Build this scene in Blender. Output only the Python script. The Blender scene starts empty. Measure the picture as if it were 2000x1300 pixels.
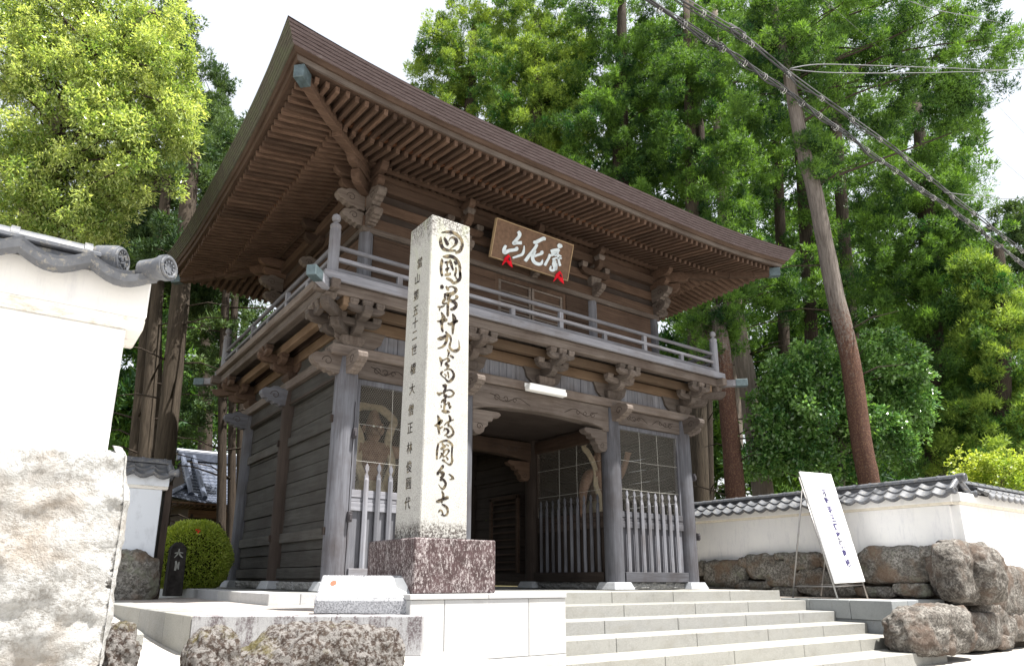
import bpy, bmesh, math, random
import numpy as np
from mathutils import Vector, Matrix, noise
S = bpy.context.scene
COL = S.collection
rnd = random.Random(7)
R_ = math.radians

# ------------------------------------------------------------------ camera
FPX, PITCH, ROLL, YAW = 1354.47, 0.26669, 0.004306, 0.616733
CP = Vector((-3.70398, -9.23483, 0.16661))
PX, PY = 1000 - 11.24, 650 + 110.38
F = Vector((math.sin(YAW) * math.cos(PITCH), math.cos(YAW) * math.cos(PITCH), math.sin(PITCH)))
Rv = Vector((math.cos(YAW), -math.sin(YAW), 0))
Uv = Rv.cross(F)
R2 = Rv * math.cos(ROLL) + Uv * math.sin(ROLL)
U2 = Uv * math.cos(ROLL) - Rv * math.sin(ROLL)
cam = bpy.data.cameras.new('camera')
camo = bpy.data.objects.new('camera', cam)
COL.objects.link(camo)
camo.matrix_world = Matrix(((R2.x, U2.x, -F.x, CP.x), (R2.y, U2.y, -F.y, CP.y), (R2.z, U2.z, -F.z, CP.z), (0, 0, 0, 1)))
cam.sensor_width = 36
cam.lens = FPX / 2000 * 36
cam.shift_x = 11.24 / 2000
cam.shift_y = 110.38 / 2000
cam.clip_start = 0.05
cam.clip_end = 2000
S.camera = camo


def P(px, py, X=None, Y=None, Z=None, d=None):
    """the point of the place seen at pixel (px, py) of the 2000x1300 photograph on a known plane"""
    v = F + R2 * ((px - PX) / FPX) - U2 * ((py - PY) / FPX)
    if X is not None: t = (X - CP.x) / v.x
    elif Y is not None: t = (Y - CP.y) / v.y
    elif Z is not None: t = (Z - CP.z) / v.z
    else: t = d
    return CP + v * t


# ------------------------------------------------------------------ light
SUN_EL, SUN_AZ = R_(68), R_(150)      # azimuth from +Y clockwise: towards -Y and a little +X
w = bpy.data.worlds.new('World')
S.world = w
w.use_nodes = True
nt = w.node_tree
sky = nt.nodes.new('ShaderNodeTexSky')
sky.sky_type = 'NISHITA'
sky.sun_disc = False
sky.sun_elevation = SUN_EL
sky.sun_rotation = SUN_AZ
sky.air_density = 1.6
sky.dust_density = 4.0
sky.ozone_density = 1.0
bg = nt.nodes['Background']
bg.inputs['Strength'].default_value = 0.15
# thin bright summer haze over the blue
hz = nt.nodes.new('ShaderNodeMix'); hz.data_type = 'RGBA'
hz.inputs[0].default_value = 0.85
hz.inputs[7].default_value = (2.42, 2.46, 2.54, 1)
nt.links.new(sky.outputs['Color'], hz.inputs[6])
nt.links.new(hz.outputs[2], bg.inputs['Color'])
sl = bpy.data.lights.new('sun', 'SUN')
sl.energy = 4.8
sl.angle = R_(0.5)
sl.color = (1.0, 0.965, 0.91)
so = bpy.data.objects.new('sun', sl)
COL.objects.link(so)
sd = Vector((math.sin(SUN_AZ) * math.cos(SUN_EL), math.cos(SUN_AZ) * math.cos(SUN_EL), math.sin(SUN_EL)))
so.rotation_euler = sd.to_track_quat('Z', 'Y').to_euler()
so.location = (0, -10, 30)
S.view_settings.view_transform = 'Standard'
S.view_settings.look = 'None'
S.view_settings.exposure = 1.56
S.view_settings.gamma = 1
S.cycles.max_bounces = 7
S.cycles.diffuse_bounces = 4
S.cycles.transmission_bounces = 4
S.cycles.transparent_max_bounces = 4


# ------------------------------------------------------------------ mesh helpers
class MB:
    def __init__(s):
        s.v = []; s.f = []; s.c = None

    def add(s, vs, fs):
        o = len(s.v)
        s.v += [tuple(v) for v in vs]
        s.f += [tuple(i + o for i in f) for f in fs]
        return s

    def box(s, x0, y0, z0, x1, y1, z1):
        return s.add([(x0, y0, z0), (x1, y0, z0), (x1, y1, z0), (x0, y1, z0), (x0, y0, z1), (x1, y0, z1), (x1, y1, z1), (x0, y1, z1)],
                     [(0, 3, 2, 1), (4, 5, 6, 7), (0, 1, 5, 4), (1, 2, 6, 5), (2, 3, 7, 6), (3, 0, 4, 7)])

    def frustum(s, cx, cy, z0, z1, a0, b0, a1, b1):
        vs = []
        for z, a, b in ((z0, a0, b0), (z1, a1, b1)):
            vs += [(cx - a, cy - b, z), (cx + a, cy - b, z), (cx + a, cy + b, z), (cx - a, cy + b, z)]
        return s.add(vs, [(0, 3, 2, 1), (4, 5, 6, 7), (0, 1, 5, 4), (1, 2, 6, 5), (2, 3, 7, 6), (3, 0, 4, 7)])

    def beam(s, a, b, w, h, up=(0, 0, 1)):
        a = Vector(a); b = Vector(b)
        d = (b - a).normalized()
        x = d.cross(Vector(up)).normalized()
        y = x.cross(d)
        vs = []
        for p in (a, b):
            for i, j in ((-1, -1), (1, -1), (1, 1), (-1, 1)):
                vs.append(p + x * (i * w / 2) + y * (j * h / 2))
        return s.add(vs, [(0, 1, 2, 3), (7, 6, 5, 4), (0, 4, 5, 1), (1, 5, 6, 2), (2, 6, 7, 3), (3, 7, 4, 0)])

    def tube(s, pts, rad, n=8, cap=True):
        pts = [Vector(p) for p in pts]
        if not isinstance(rad, (list, tuple)): rad = [rad] * len(pts)
        o = len(s.v)
        ref = Vector((0.13, 0.21, 0.97))
        for i, p in enumerate(pts):
            d = (pts[min(i + 1, len(pts) - 1)] - pts[max(i - 1, 0)])
            if d.length < 1e-9: d = Vector((0, 0, 1))
            d.normalize()
            if abs(d.dot(ref)) > 0.95: ref = Vector((0.9, 0.3, 0.1))
            x = d.cross(ref).normalized(); y = d.cross(x)
            for k in range(n):
                a = 2 * math.pi * k / n
                s.v.append(tuple(p + (x * math.cos(a) + y * math.sin(a)) * rad[i]))
        for i in range(len(pts) - 1):
            for k in range(n):
                k2 = (k + 1) % n
                s.f.append((o + i * n + k, o + i * n + k2, o + (i + 1) * n + k2, o + (i + 1) * n + k))
        if cap:
            s.f.append(tuple(o + k for k in range(n))[::-1])
            s.f.append(tuple(o + (len(pts) - 1) * n + k for k in range(n)))
        return s

    def lathe(s, cx, cy, prof, n=16):
        o = len(s.v)
        for r, z in prof:
            for k in range(n):
                a = 2 * math.pi * k / n
                s.v.append((cx + r * math.cos(a), cy + r * math.sin(a), z))
        for i in range(len(prof) - 1):
            for k in range(n):
                k2 = (k + 1) % n
                s.f.append((o + i * n + k, o + i * n + k2, o + (i + 1) * n + k2, o + (i + 1) * n + k))
        s.f.append(tuple(o + k for k in range(n))[::-1])
        s.f.append(tuple(o + (len(prof) - 1) * n + k for k in range(n)))
        return s

    def prism(s, poly, O, U, V, t):
        """2-D outline poly in axes U, V at O, thickness t along U x V (centred)"""
        O = Vector(O); U = Vector(U).normalized(); V = Vector(V).normalized()
        N = U.cross(V)
        n = len(poly)
        vs = [O + U * a + V * b - N * t / 2 for a, b in poly] + [O + U * a + V * b + N * t / 2 for a, b in poly]
        fs = [tuple(range(n))[::-1], tuple(range(n, 2 * n))] + [(i, (i + 1) % n, (i + 1) % n + n, i + n) for i in range(n)]
        return s.add(vs, fs)

    def grid(s, rows):
        o = len(s.v); n = len(rows[0])
        for r in rows: s.v += [tuple(p) for p in r]
        for i in range(len(rows) - 1):
            for j in range(n - 1):
                s.f.append((o + i * n + j, o + i * n + j + 1, o + (i + 1) * n + j + 1, o + (i + 1) * n + j))
        return s

    def build(s, name, mat, parent=None, smooth=False, bevel=0.0, angle=None, sol=0.0):
        off = Vector((0, 0, 0))
        if parent is not None: off = origin_of(parent)
        me = bpy.data.meshes.new(name)
        me.from_pydata([(v[0] - off.x, v[1] - off.y, v[2] - off.z) for v in s.v], [], s.f)
        bm = bmesh.new(); bm.from_mesh(me)
        bmesh.ops.recalc_face_normals(bm, faces=bm.faces)
        bm.to_mesh(me); bm.free()
        if smooth: me.polygons.foreach_set('use_smooth', [True] * len(me.polygons))
        me.materials.append(mat)
        o = bpy.data.objects.new(name, me)
        COL.objects.link(o)
        if parent is not None: o.parent = parent
        if sol:
            m = o.modifiers.new('thick', 'SOLIDIFY'); m.thickness = sol; m.offset = 0
        if bevel:
            m = o.modifiers.new('bevel', 'BEVEL'); m.width = bevel; m.segments = 1; m.limit_method = 'ANGLE'; m.angle_limit = R_(40)
        if smooth and angle:
            m = o.modifiers.new('es', 'EDGE_SPLIT'); m.split_angle = R_(angle)
        return o


def origin_of(o):
    v = Vector((0, 0, 0))
    while o is not None:
        v += Vector(o.location); o = o.parent
    return v


def thing(name, label, cat, loc=(0, 0, 0), group=None, kind=None):
    o = bpy.data.objects.new(name, None)
    o.empty_display_size = 0.2
    COL.objects.link(o)
    o.location = loc
    return tag(o, label, cat, group, kind)


def tag(o, label=None, cat=None, group=None, kind=None):
    if label: o['label'] = label
    if cat: o['category'] = cat
    if group: o['group'] = group
    if kind: o['kind'] = kind
    return o


# ------------------------------------------------------------------ materials
class NM:
    def __init__(s, name, rough=0.7, spec=0.3):
        s.m = bpy.data.materials.new(name); s.m.use_nodes = True
        s.t = s.m.node_tree; s.n = s.t.nodes; s.b = s.n['Principled BSDF']
        s.b.inputs['Roughness'].default_value = rough
        s.b.inputs['Specular IOR Level'].default_value = spec
        s.tc = s.n.new('ShaderNodeTexCoord')

    def ln(s, a, b): s.t.links.new(a, b)

    def co(s, scale=(1, 1, 1), kind='Object', rot=(0, 0, 0)):
        m = s.n.new('ShaderNodeMapping'); m.inputs['Scale'].default_value = scale; m.inputs['Rotation'].default_value = rot
        s.ln(s.tc.outputs[kind], m.inputs['Vector'])
        oi = s.n.new('ShaderNodeObjectInfo')
        ad = s.n.new('ShaderNodeVectorMath'); ad.operation = 'ADD'
        mu = s.n.new('ShaderNodeMath'); mu.operation = 'MULTIPLY'; mu.inputs[1].default_value = 37.0
        s.ln(oi.outputs['Random'], mu.inputs[0])
        s.ln(m.outputs[0], ad.inputs[0]); s.ln(mu.outputs[0], ad.inputs[1])
        return ad.outputs[0]

    def noise(s, co, scale=5, detail=5, rough=0.6, dist=0.0):
        n = s.n.new('ShaderNodeTexNoise'); n.inputs['Scale'].default_value = scale; n.inputs['Detail'].default_value = detail
        n.inputs['Roughness'].default_value = rough; n.inputs['Distortion'].default_value = dist
        s.ln(co, n.inputs['Vector']); return n.outputs['Fac']

    def vor(s, co, scale=5, feature='F1', out='Distance'):
        n = s.n.new('ShaderNodeTexVoronoi'); n.inputs['Scale'].default_value = scale; n.feature = feature
        s.ln(co, n.inputs['Vector']); return n.outputs[out]

    def ramp(s, fac, stops):
        r = s.n.new('ShaderNodeValToRGB'); s.ln(fac, r.inputs[0])
        e = r.color_ramp.elements
        while len(e) < len(stops): e.new(0.5)
        for i, (p, c) in enumerate(stops):
            e[i].position = p; e[i].color = (c, c, c, 1) if not isinstance(c, (tuple, list)) else (*c, 1)
        return r.outputs[0]

    def mix(s, fac, a, b, mode='MIX'):
        m = s.n.new('ShaderNodeMix'); m.data_type = 'RGBA'; m.blend_type = mode
        for v, i in ((fac, 0), (a, 6), (b, 7)):
            if isinstance(v, (int, float)): m.inputs[i].default_value = v
            elif isinstance(v, (tuple, list)): m.inputs[i].default_value = (*v, 1)
            else: s.ln(v, m.inputs[i])
        return m.outputs[2]

    def math(s, op, a, b=0.0, clamp=False):
        m = s.n.new('ShaderNodeMath'); m.operation = op; m.use_clamp = clamp
        for v, i in ((a, 0), (b, 1)):
            if isinstance(v, (int, float)): m.inputs[i].default_value = v
            else: s.ln(v, m.inputs[i])
        return m.outputs[0]

    def sep(s, co, i):
        n = s.n.new('ShaderNodeSeparateXYZ'); s.ln(co, n.inputs[0]); return n.outputs[i]

    def bump(s, h, strength=0.3, dist=0.02):
        b = s.n.new('ShaderNodeBump'); b.inputs['Strength'].default_value = strength; b.inputs['Distance'].default_value = dist
        s.ln(h, b.inputs['Height']); s.ln(b.outputs[0], s.b.inputs['Normal'])

    def color(s, c):
        if isinstance(c, (tuple, list)): s.b.inputs['Base Color'].default_value = (*c, 1)
        else: s.ln(c, s.b.inputs['Base Color'])
        return s.m


WOODC = {
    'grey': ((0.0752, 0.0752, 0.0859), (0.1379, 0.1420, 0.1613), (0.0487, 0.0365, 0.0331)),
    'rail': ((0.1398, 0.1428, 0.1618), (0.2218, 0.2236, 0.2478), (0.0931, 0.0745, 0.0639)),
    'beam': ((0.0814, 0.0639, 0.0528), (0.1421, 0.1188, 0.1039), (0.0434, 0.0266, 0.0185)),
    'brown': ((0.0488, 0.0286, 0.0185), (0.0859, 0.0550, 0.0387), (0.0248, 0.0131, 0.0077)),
    'rafter': ((0.0623, 0.0355, 0.0232), (0.1126, 0.0711, 0.0495), (0.0296, 0.0149, 0.0086)),
    'orange': ((0.1107, 0.0423, 0.0180), (0.1611, 0.0756, 0.0378), (0.0450, 0.0198, 0.0099)),
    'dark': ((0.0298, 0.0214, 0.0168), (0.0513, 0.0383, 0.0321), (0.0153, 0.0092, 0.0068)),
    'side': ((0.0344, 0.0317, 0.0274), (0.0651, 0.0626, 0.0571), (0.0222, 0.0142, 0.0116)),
    'light': ((0.1025, 0.0658, 0.0391), (0.1432, 0.0990, 0.0656), (0.0509, 0.0266, 0.0132)),
    'bark': ((0.0864, 0.0549, 0.0486), (0.1269, 0.0918, 0.0864), (0.0459, 0.0288, 0.0261)),
}
_wc = {}


def wood(tone, ax='x', zweath=None):
    k = (tone, ax, zweath)
    if k in _wc: return _wc[k]
    a, b, c = WOODC[tone]
    M = NM('wood_' + tone + '_' + ax, 0.82, 0.25)
    st = {'x': (0.5, 9, 9), 'y': (9, 0.5, 9), 'z': (9, 9, 0.5)}[ax]
    co = M.co(st); co2 = M.co((1, 1, 1))
    g = M.noise(co, 3.0, 6, 0.65, 0.25)
    blot = M.noise(co2, 1.6, 4, 0.6)
    st3 = {'x': (0.8, 30, 30), 'y': (30, 0.8, 30), 'z': (30, 30, 0.8)}[ax]
    crack = M.noise(M.co(st3), 2.2, 3, 0.7)
    base = M.mix(M.ramp(g, [(0.32, 0.0), (0.68, 1.0)]), a, b)
    base = M.mix(M.ramp(blot, [(0.45, 0.0), (0.75, 0.6)]), base, c)
    cr = M.ramp(crack, [(0.28, 1.0), (0.38, 0.0)])
    base = M.mix(M.math('MULTIPLY', cr, 0.75), base, tuple(x * 0.35 for x in c))
    oi = M.n.new('ShaderNodeObjectInfo')
    rv = M.ramp(oi.outputs['Random'], [(0.0, 0.62), (1.0, 1.28)])
    base = M.mix(1.0, base, rv, 'MULTIPLY')
    if tone in ('grey', 'rail', 'side', 'beam'):    # pale bleached patches
        pb = M.noise(M.co(tuple(x * 0.35 + 0.2 for x in st)), 1.7, 5, 0.7)
        base = M.mix(M.ramp(pb, [(0.55, 0.0), (0.8, 0.5)]), base, tuple(min(1, x * 1.5) for x in b))
    M.bump(M.math('ADD', g, M.math('MULTIPLY', cr, -1.2)), 0.5, 0.005)
    _wc[k] = M.color(base)
    return _wc[k]


def granite(name, a, b, dark, sp=260, amt=0.5, stain=None, rough=0.75):
    M = NM(name, rough, 0.3)
    co = M.co()
    v = M.noise(co, sp, 2, 0.7)
    c = M.mix(M.ramp(v, [(0.40, 0.0), (0.60, 1.0)]), dark, b)
    big = M.noise(co, 2.2, 5, 0.6)
    c = M.mix(M.ramp(big, [(0.35, 0.0), (0.7, 1.0)]), c, M.mix(0.6, c, a))
    oi = M.n.new('ShaderNodeObjectInfo'); blot = M.noise(co, 6, 6, .75)
    c = M.mix(1.0, c, M.ramp(oi.outputs['Random'], [(0.0, (.90, .90, .92)), (1.0, (1.06, 1.04, 1.0))]), 'MULTIPLY')
    c = M.mix(M.ramp(blot, [(0.52, 0.0), (0.75, 0.35)]), c, tuple(x * .7 for x in dark))
    if stain: c = stain(M, c)
    M.bump(v, 0.25, 0.004)
    return M.color(c)


def flat(name, c, rough=0.6, spec=0.3, metal=0.0, nz=0.12):
    M = NM(name, rough, spec)
    M.b.inputs['Metallic'].default_value = metal
    n = M.noise(M.co(), 14, 5, 0.6)
    return M.color(M.mix(M.ramp(n, [(0.3, 0.0), (0.7, 1.0)]), tuple(x * (1 - nz) for x in c), tuple(min(1, x * (1 + nz)) for x in c)))


def st_drip(col, lo, hi, sc=(9, 9, 0.9), amt=1.0, zr=None):
    """dirt that runs down a face; zr = (z where it is gone, z where it is full)"""
    def fn(M, c):
        n = M.noise(M.co(sc), 1.6, 6, 0.75)
        f = M.ramp(n, [(lo, 0.0), (hi, 1.0)])
        fine = M.noise(M.co(), 60, 3, 0.7)
        f = M.math('MULTIPLY', f, M.ramp(fine, [(0.38, 0.25), (0.55, 1.0)]))
        if zr:
            z = M.sep(M.tc.outputs['Object'], 2)
            mr = M.n.new('ShaderNodeMapRange'); M.ln(z, mr.inputs[0])
            mr.inputs[1].default_value = zr[0]; mr.inputs[2].default_value = zr[1]
            nn = M.math('MULTIPLY', mr.outputs[0], M.math('ADD', M.noise(M.co((1, 1, .4)), 9, 5, .7), 0.45))
            f = M.math('MULTIPLY', M.ramp(nn, [(0.35, 0.0), (0.62, 1.0)]), M.ramp(fine, [(0.35, 0.4), (0.5, 1.0)]))
        return M.mix(M.math('MULTIPLY', f, amt), c, col)
    return fn


def chain(*fs):
    def fn(M, c):
        for f in fs: c = f(M, c)
        return c
    return fn

# ================================================================== TEMPLE GATE
W, D = 7.2, 4.71
gate = thing('temple_gate', 'two-storey weathered wooden temple gate with curved bark roof, balcony and picket-fenced bays', 'gate', (3.6, 2.36, 0))
PXS = [0.0, 1.98, 5.22, 7.2]
PYS = [0.0, 2.355, 4.71]
patina = flat('patina_metal', (0.075, 0.105, 0.115), 0.5, 0.5, 0.3, 0.35)
iron = flat('dark_iron', (0.05, 0.045, 0.05), 0.6, 0.4, 0.3)
wire_m = flat('wire', (0.30, 0.28, 0.24), 0.5, 0.5, 0.2)
wire_w = flat('white_wire', (0.45, 0.44, 0.40), 0.5, 0.4)
base_m = granite('base_granite', (0.40, 0.42, 0.44), (0.46, 0.48, 0.50), (0.22, 0.23, 0.25), 180)
rough_st = granite('rough_stone', (0.20, 0.20, 0.19), (0.30, 0.30, 0.29), (0.10, 0.10, 0.10), 40)


def stone_strip(mb, x0, x1, y, z0, z1, ax='x', seed=0, depth=0.16):
    r = random.Random(seed); n = max(2, int(abs(x1 - x0) / 0.07)); rows = []
    for j in range(5):
        row = []
        for i in range(n + 1):
            s = x0 + (x1 - x0) * i / n
            o = (depth / 2) + (r.uniform(-.02, .02)); zz = z0 + (z1 - z0) * j / 4
            if j in (0, 4): o -= 0.02
            row.append((s, y - o, zz) if ax == 'x' else (y - o, s, zz))
        rows.append(row)
    mb.grid(rows)
    if ax == 'x': mb.box(min(x0, x1), y - depth / 2 + .03, z0, max(x0, x1), y + depth / 2, z1)
    else: mb.box(y - depth / 2 + .03, min(x0, x1), z0, y + depth / 2, max(x0, x1), z1)


# --- pillars
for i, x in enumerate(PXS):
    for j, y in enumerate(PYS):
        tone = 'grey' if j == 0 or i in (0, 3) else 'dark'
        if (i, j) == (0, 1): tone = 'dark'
        mb = MB(); r = 0.172
        mb.lathe(x, y, [(r, 0.12), (r * 1.0, 1.2), (r * 0.985, 2.4), (r * 0.96, 3.0), (r * 0.80, 3.27)], 28)
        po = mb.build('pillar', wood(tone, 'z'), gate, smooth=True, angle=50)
        MB().frustum(x, y, 0.0, 0.125, 0.25, 0.25, 0.20, 0.20).build('base_stone', base_m, po, bevel=0.008)
        if j == 0 and i in (0, 3):    # iron clasps on the outer edge
            for zz in (2.14, 0.98):
                s = -1 if i == 0 else 1
                xx = x + (0.10 if i == 0 else 0.14); yy = y - (0.165 if i == 0 else 0.12)
                MB().box(xx - .03, yy - .05, zz - .07, xx + .03, yy + .03, zz + .07).box(xx - .02, yy - .075, zz - .05, xx + .02, yy - .045, zz + .03).build('clasp', iron, po, bevel=.004)
        if i == 0 and j == 0:        # drying crack that runs down the front pillar
            pts = [(x + .098 + rnd.uniform(-.003, .003), y - .148, 2.6 - k * .12) for k in range(21)]
            MB().tube(pts, .005, 4).build('crack', flat('crack_black', (0.012, 0.01, 0.012), 0.9, 0.1), po)
        if (i, j) in ((0, 1), (0, 0)):
            for zz in (2.35, 0.79):
                MB().box(x - .20, y - .03, zz - .05, x - .15, y + .03, zz + .05).build('peg', wood('dark', 'z'), po)


# --- side walls of horizontal boards
def board_wall(x, y0, y1, z0, z1, side, tone='side', parent=gate, name='board_wall', ax='y', seed=1, rails=(2.35, 0.78, 0.24)):
    """boards between two pillars; x is the wall plane, side = direction it faces"""
    r = random.Random(seed)
    zz = z0; k = 0
    mb = MB(); mr = MB()
    while zz < z1 - 0.01:
        h = r.uniform(.19, .27); zt = min(zz + h, z1)
        o = r.uniform(-.010, .010); tt = r.uniform(-.006, .006)
        if ax == 'y':
            a, b = x + side * (.0 + o), x + side * (-.04)
            mb.add([(a, y0, zz + .004), (a + side * tt, y1, zz + .004), (a + side * (tt - .004), y1, zt - .004), (a - side * .006, y0, zt - .004),
                    (b, y0, zz + .004), (b, y1, zz + .004), (b, y1, zt - .004), (b, y0, zt - .004)],
                   [(0, 1, 2, 3), (7, 6, 5, 4), (0, 4, 5, 1), (1, 5, 6, 2), (2, 6, 7, 3), (3, 7, 4, 0)])
        else:
            a, b = x + side * o, x + side * (-.04)
            mb.box(y0, min(a, b), zz + .004, y1, max(a, b), zt - .004)
        zz = zt; k += 1
    w_ = mb.build(name, wood(tone, ax), parent, bevel=.004)
    for z in rails:
        m2 = MB(); d = side * .045
        lo, hi = min(x, x + d), max(x, x + d)
        if ax == 'y': m2.box(lo, y0, z - .075, hi, y1, z + .075)
        else: m2.box(y0, lo, z - .075, y1, hi, z + .075)
        m2.build('rail', wood(tone if tone != 'dark' else 'dark', ax), w_, bevel=.006)
    return w_


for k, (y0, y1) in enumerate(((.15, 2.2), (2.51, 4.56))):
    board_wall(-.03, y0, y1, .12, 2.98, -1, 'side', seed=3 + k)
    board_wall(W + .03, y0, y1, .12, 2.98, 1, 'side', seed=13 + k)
    m = MB(); stone_strip(m, y0 + .06, y1 - .06, -.0, 0.0, .118, 'y', 40 + k); m.build('foundation_stone', rough_st, gate)
for xx in (1.98, 5.22):
    for s in (-1, 1):
        if xx == 5.22 and s == 1: continue
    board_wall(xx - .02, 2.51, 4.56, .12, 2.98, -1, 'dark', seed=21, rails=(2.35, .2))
for (x0, x1) in ((.15, 1.83), (5.37, 7.05)):
    board_wall(2.36, x0, x1, .12, 2.98, -1, 'dark', ax='x', seed=30, rails=())
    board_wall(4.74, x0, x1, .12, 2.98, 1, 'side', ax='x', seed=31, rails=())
# lattice panel inside the passage, beyond the inner pillar
mb = MB()
mb.box(5.10, 2.75, .3, 5.16, 2.83, 1.9).box(5.10, 3.75, .3, 5.16, 3.83, 1.9).box(5.10, 2.75, 1.84, 5.16, 3.83, 1.92)
for k in range(10): mb.box(5.12, 2.83, .35 + k * .155, 5.155, 3.75, .38 + k * .155)
mb.build('shutter_panel', wood('brown', 'y'), gate, bevel=.004)
MB().box(-.1, .2, 3.0, W + .1, 4.5, 3.04).build('lower_ceiling', wood('dark', 'x'), gate)


# --- sills, panels, rails, pickets and wire mesh of a bay
def picket(x, y, z0, z1, ax, tone='rail'):
    w2, d2 = .036, .026
    prof = [(-w2, z0), (w2, z0), (w2, z1 - .22), (w2 * .85, z1 - .19), (.012, z1 - .145), (.012, z1 - .13), (.032, z1 - .085), (.026, z1 - .05), (0, z1),
            (-.026, z1 - .05), (-.032, z1 - .085), (-.012, z1 - .13), (-.012, z1 - .145), (-w2 * .85, z1 - .19)]
    mb = MB()
    if ax == 'x':
        mb.prism(prof, (x, y, 0), (1, 0, 0), (0, 0, 1), d2)
        mb.add([(x - w2, y - d2 / 2 - .001, z0), (x + w2, y - d2 / 2 - .001, z0), (x, y - d2 / 2 - .022, z0), (x - w2, y - d2 / 2 - .001, z1 - .24), (x + w2, y - d2 / 2 - .001, z1 - .24), (x, y - d2 / 2 - .022, z1 - .24), (x, y - d2 / 2 - .001, z1 - .2)],
               [(0, 3, 5, 2), (2, 5, 4, 1), (3, 6, 5), (5, 6, 4)])
    else:
        mb.prism(prof, (x, y, 0), (0, 1, 0), (0, 0, 1), d2)
        mb.add([(x - d2 / 2 - .001, y - w2, z0), (x - d2 / 2 - .001, y + w2, z0), (x - d2 / 2 - .022, y, z0), (x - d2 / 2 - .001, y - w2, z1 - .24), (x - d2 / 2 - .001, y + w2, z1 - .24), (x - d2 / 2 - .022, y, z1 - .24), (x - d2 / 2 - .001, y, z1 - .2)],
               [(0, 3, 5, 2), (2, 5, 4, 1), (3, 6, 5), (5, 6, 4)])
    mb.build('picket', wood(tone, 'z'), gate, bevel=.003)


def hexmesh(s0, s1, z0, z1, y, ax, cell=.036):
    mb = MB(); r = .0012
    hh = cell * .62; hw = cell / 2
    def pt(s, z, dy=0): return (s, y + dy, z) if ax == 'x' else (y + dy, s, z)
    j = 0; z = z0
    def seg(a, b):
        a = Vector(a); b = Vector(b); d = (b - a).normalized()
        n = Vector((0, 1, 0)) if ax == 'x' else Vector((1, 0, 0))
        x = d.cross(n) * r; n = n * r
        o = len(mb.v)
        for p in (a, b): mb.v += [tuple(p + x - n * .5), tuple(p - x - n * .5), tuple(p + n)]
        mb.f += [(o, o + 1, o + 4, o + 3), (o + 1, o + 2, o + 5, o + 4), (o + 2, o, o + 3, o + 5)]
    rr = random.Random(5)
    while z < z1:
        s = s0 + (hw if j % 2 else 0)
        while s < s1:
            jit = lambda: rr.uniform(-.0012, .0012)
            a = pt(s + jit(), z); seg(a, pt(s, min(z + hh * .75, z1)))
            if s + hw < s1: seg(pt(s, min(z + hh * .75, z1)), pt(s + hw, min(z + hh * 1.25, z1)))
            if s - hw > s0: seg(pt(s, min(z + hh * .75, z1)), pt(s - hw, min(z + hh * 1.25, z1)))
            s += cell
        z += hh * 1.25; j += 1
    mb.build('wire_netting', wire_m, gate)
    fr = MB(); nv = 3
    for k in range(nv + 1):
        s = s0 + (s1 - s0) * k / nv + (0 if k in (0, nv) else rr.uniform(-.06, .06))
        fr.tube([pt(s, z0, -.01), pt(s + .008, (z0 + z1) / 2, -.01), pt(s, z1, -.01)], .0032, 5)
    for z in (z0 + (z1 - z0) * .27, z0 + (z1 - z0) * .62):
        fr.tube([pt(s0, z, -.012), pt((s0 + s1) / 2, z - .008, -.012), pt(s1, z, -.012)], .0032, 5)
    fr.build('netting_frame', wire_w, gate)


def bay(s0, s1, y, ax, tone='rail', ptone='rail', start=None, ztop=1.76):
    def bx(mb, a, b, o0, o1, z0, z1):
        if ax == 'x': mb.box(a, y + o0, z0, b, y + o1, z1)
        else: mb.box(y + o0, a, z0, y + o1, b, z1)
        return mb
    axn = ax
    bx(MB(), s0, s1, -.12, .08, .125, .30).build('sill', wood(tone, axn), gate, bevel=.006)
    mb = MB(); n = int((s1 - s0) / .17)
    for k in range(n):
        a = s0 + (s1 - s0) * k / n; b = s0 + (s1 - s0) * (k + 1) / n
        bx(mb, a + .004, b - .004, -.02, .01, .30, 1.09)
    mb.build('lower_panel', wood(tone, 'z'), gate, bevel=.004)
    mb = MB(); bx(mb, s0, s1, -.060, .04, 1.08, 1.20); bx(mb, s0, s1, -.052, .035, 1.205, 1.26); bx(mb, s0, s1, -.060, .04, 1.265, 1.37)
    mb.build('rail', wood(tone, axn), gate, bevel=.004)
    mb = MB(); bx(mb, s0, s0 + .05, -.05, .03, 1.37, 2.98); bx(mb, s1 - .05, s1, -.05, .03, 1.37, 2.98); bx(mb, s0 + .05, s1 - .05, -.05, .03, 2.90, 2.98)
    mb.build('netting_surround', wood(tone if tone != 'rail' else 'grey', 'z'), gate, bevel=.004)
    hexmesh(s0 + .05, s1 - .05, 1.37, 2.90, y - .02, ax)
    s = start if start is not None else s0 + .12
    while s < s1 - .03:
        if ax == 'x': picket(s, y - .085, .30, ztop + rnd.uniform(-.008, .008), ax, ptone)
        else: picket(y - .085, s, .30, ztop + rnd.uniform(-.008, .008), ax, ptone)
        s += .1875
    m = MB(); stone_strip(m, s0 + .08, s1 - .08, y, 0.0, .122, ax, int(s0 * 10) + 5); m.build('foundation_stone', rough_st, gate)


bay(.16, 1.82, 0, 'x', 'rail', 'rail', .36)
bay(5.38, 7.04, 0, 'x', 'grey', 'rail', 5.51)
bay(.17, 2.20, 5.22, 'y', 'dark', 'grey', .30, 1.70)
bay(.17, 2.20, 1.98, 'y', 'dark', 'grey', .30, 1.70)


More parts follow.
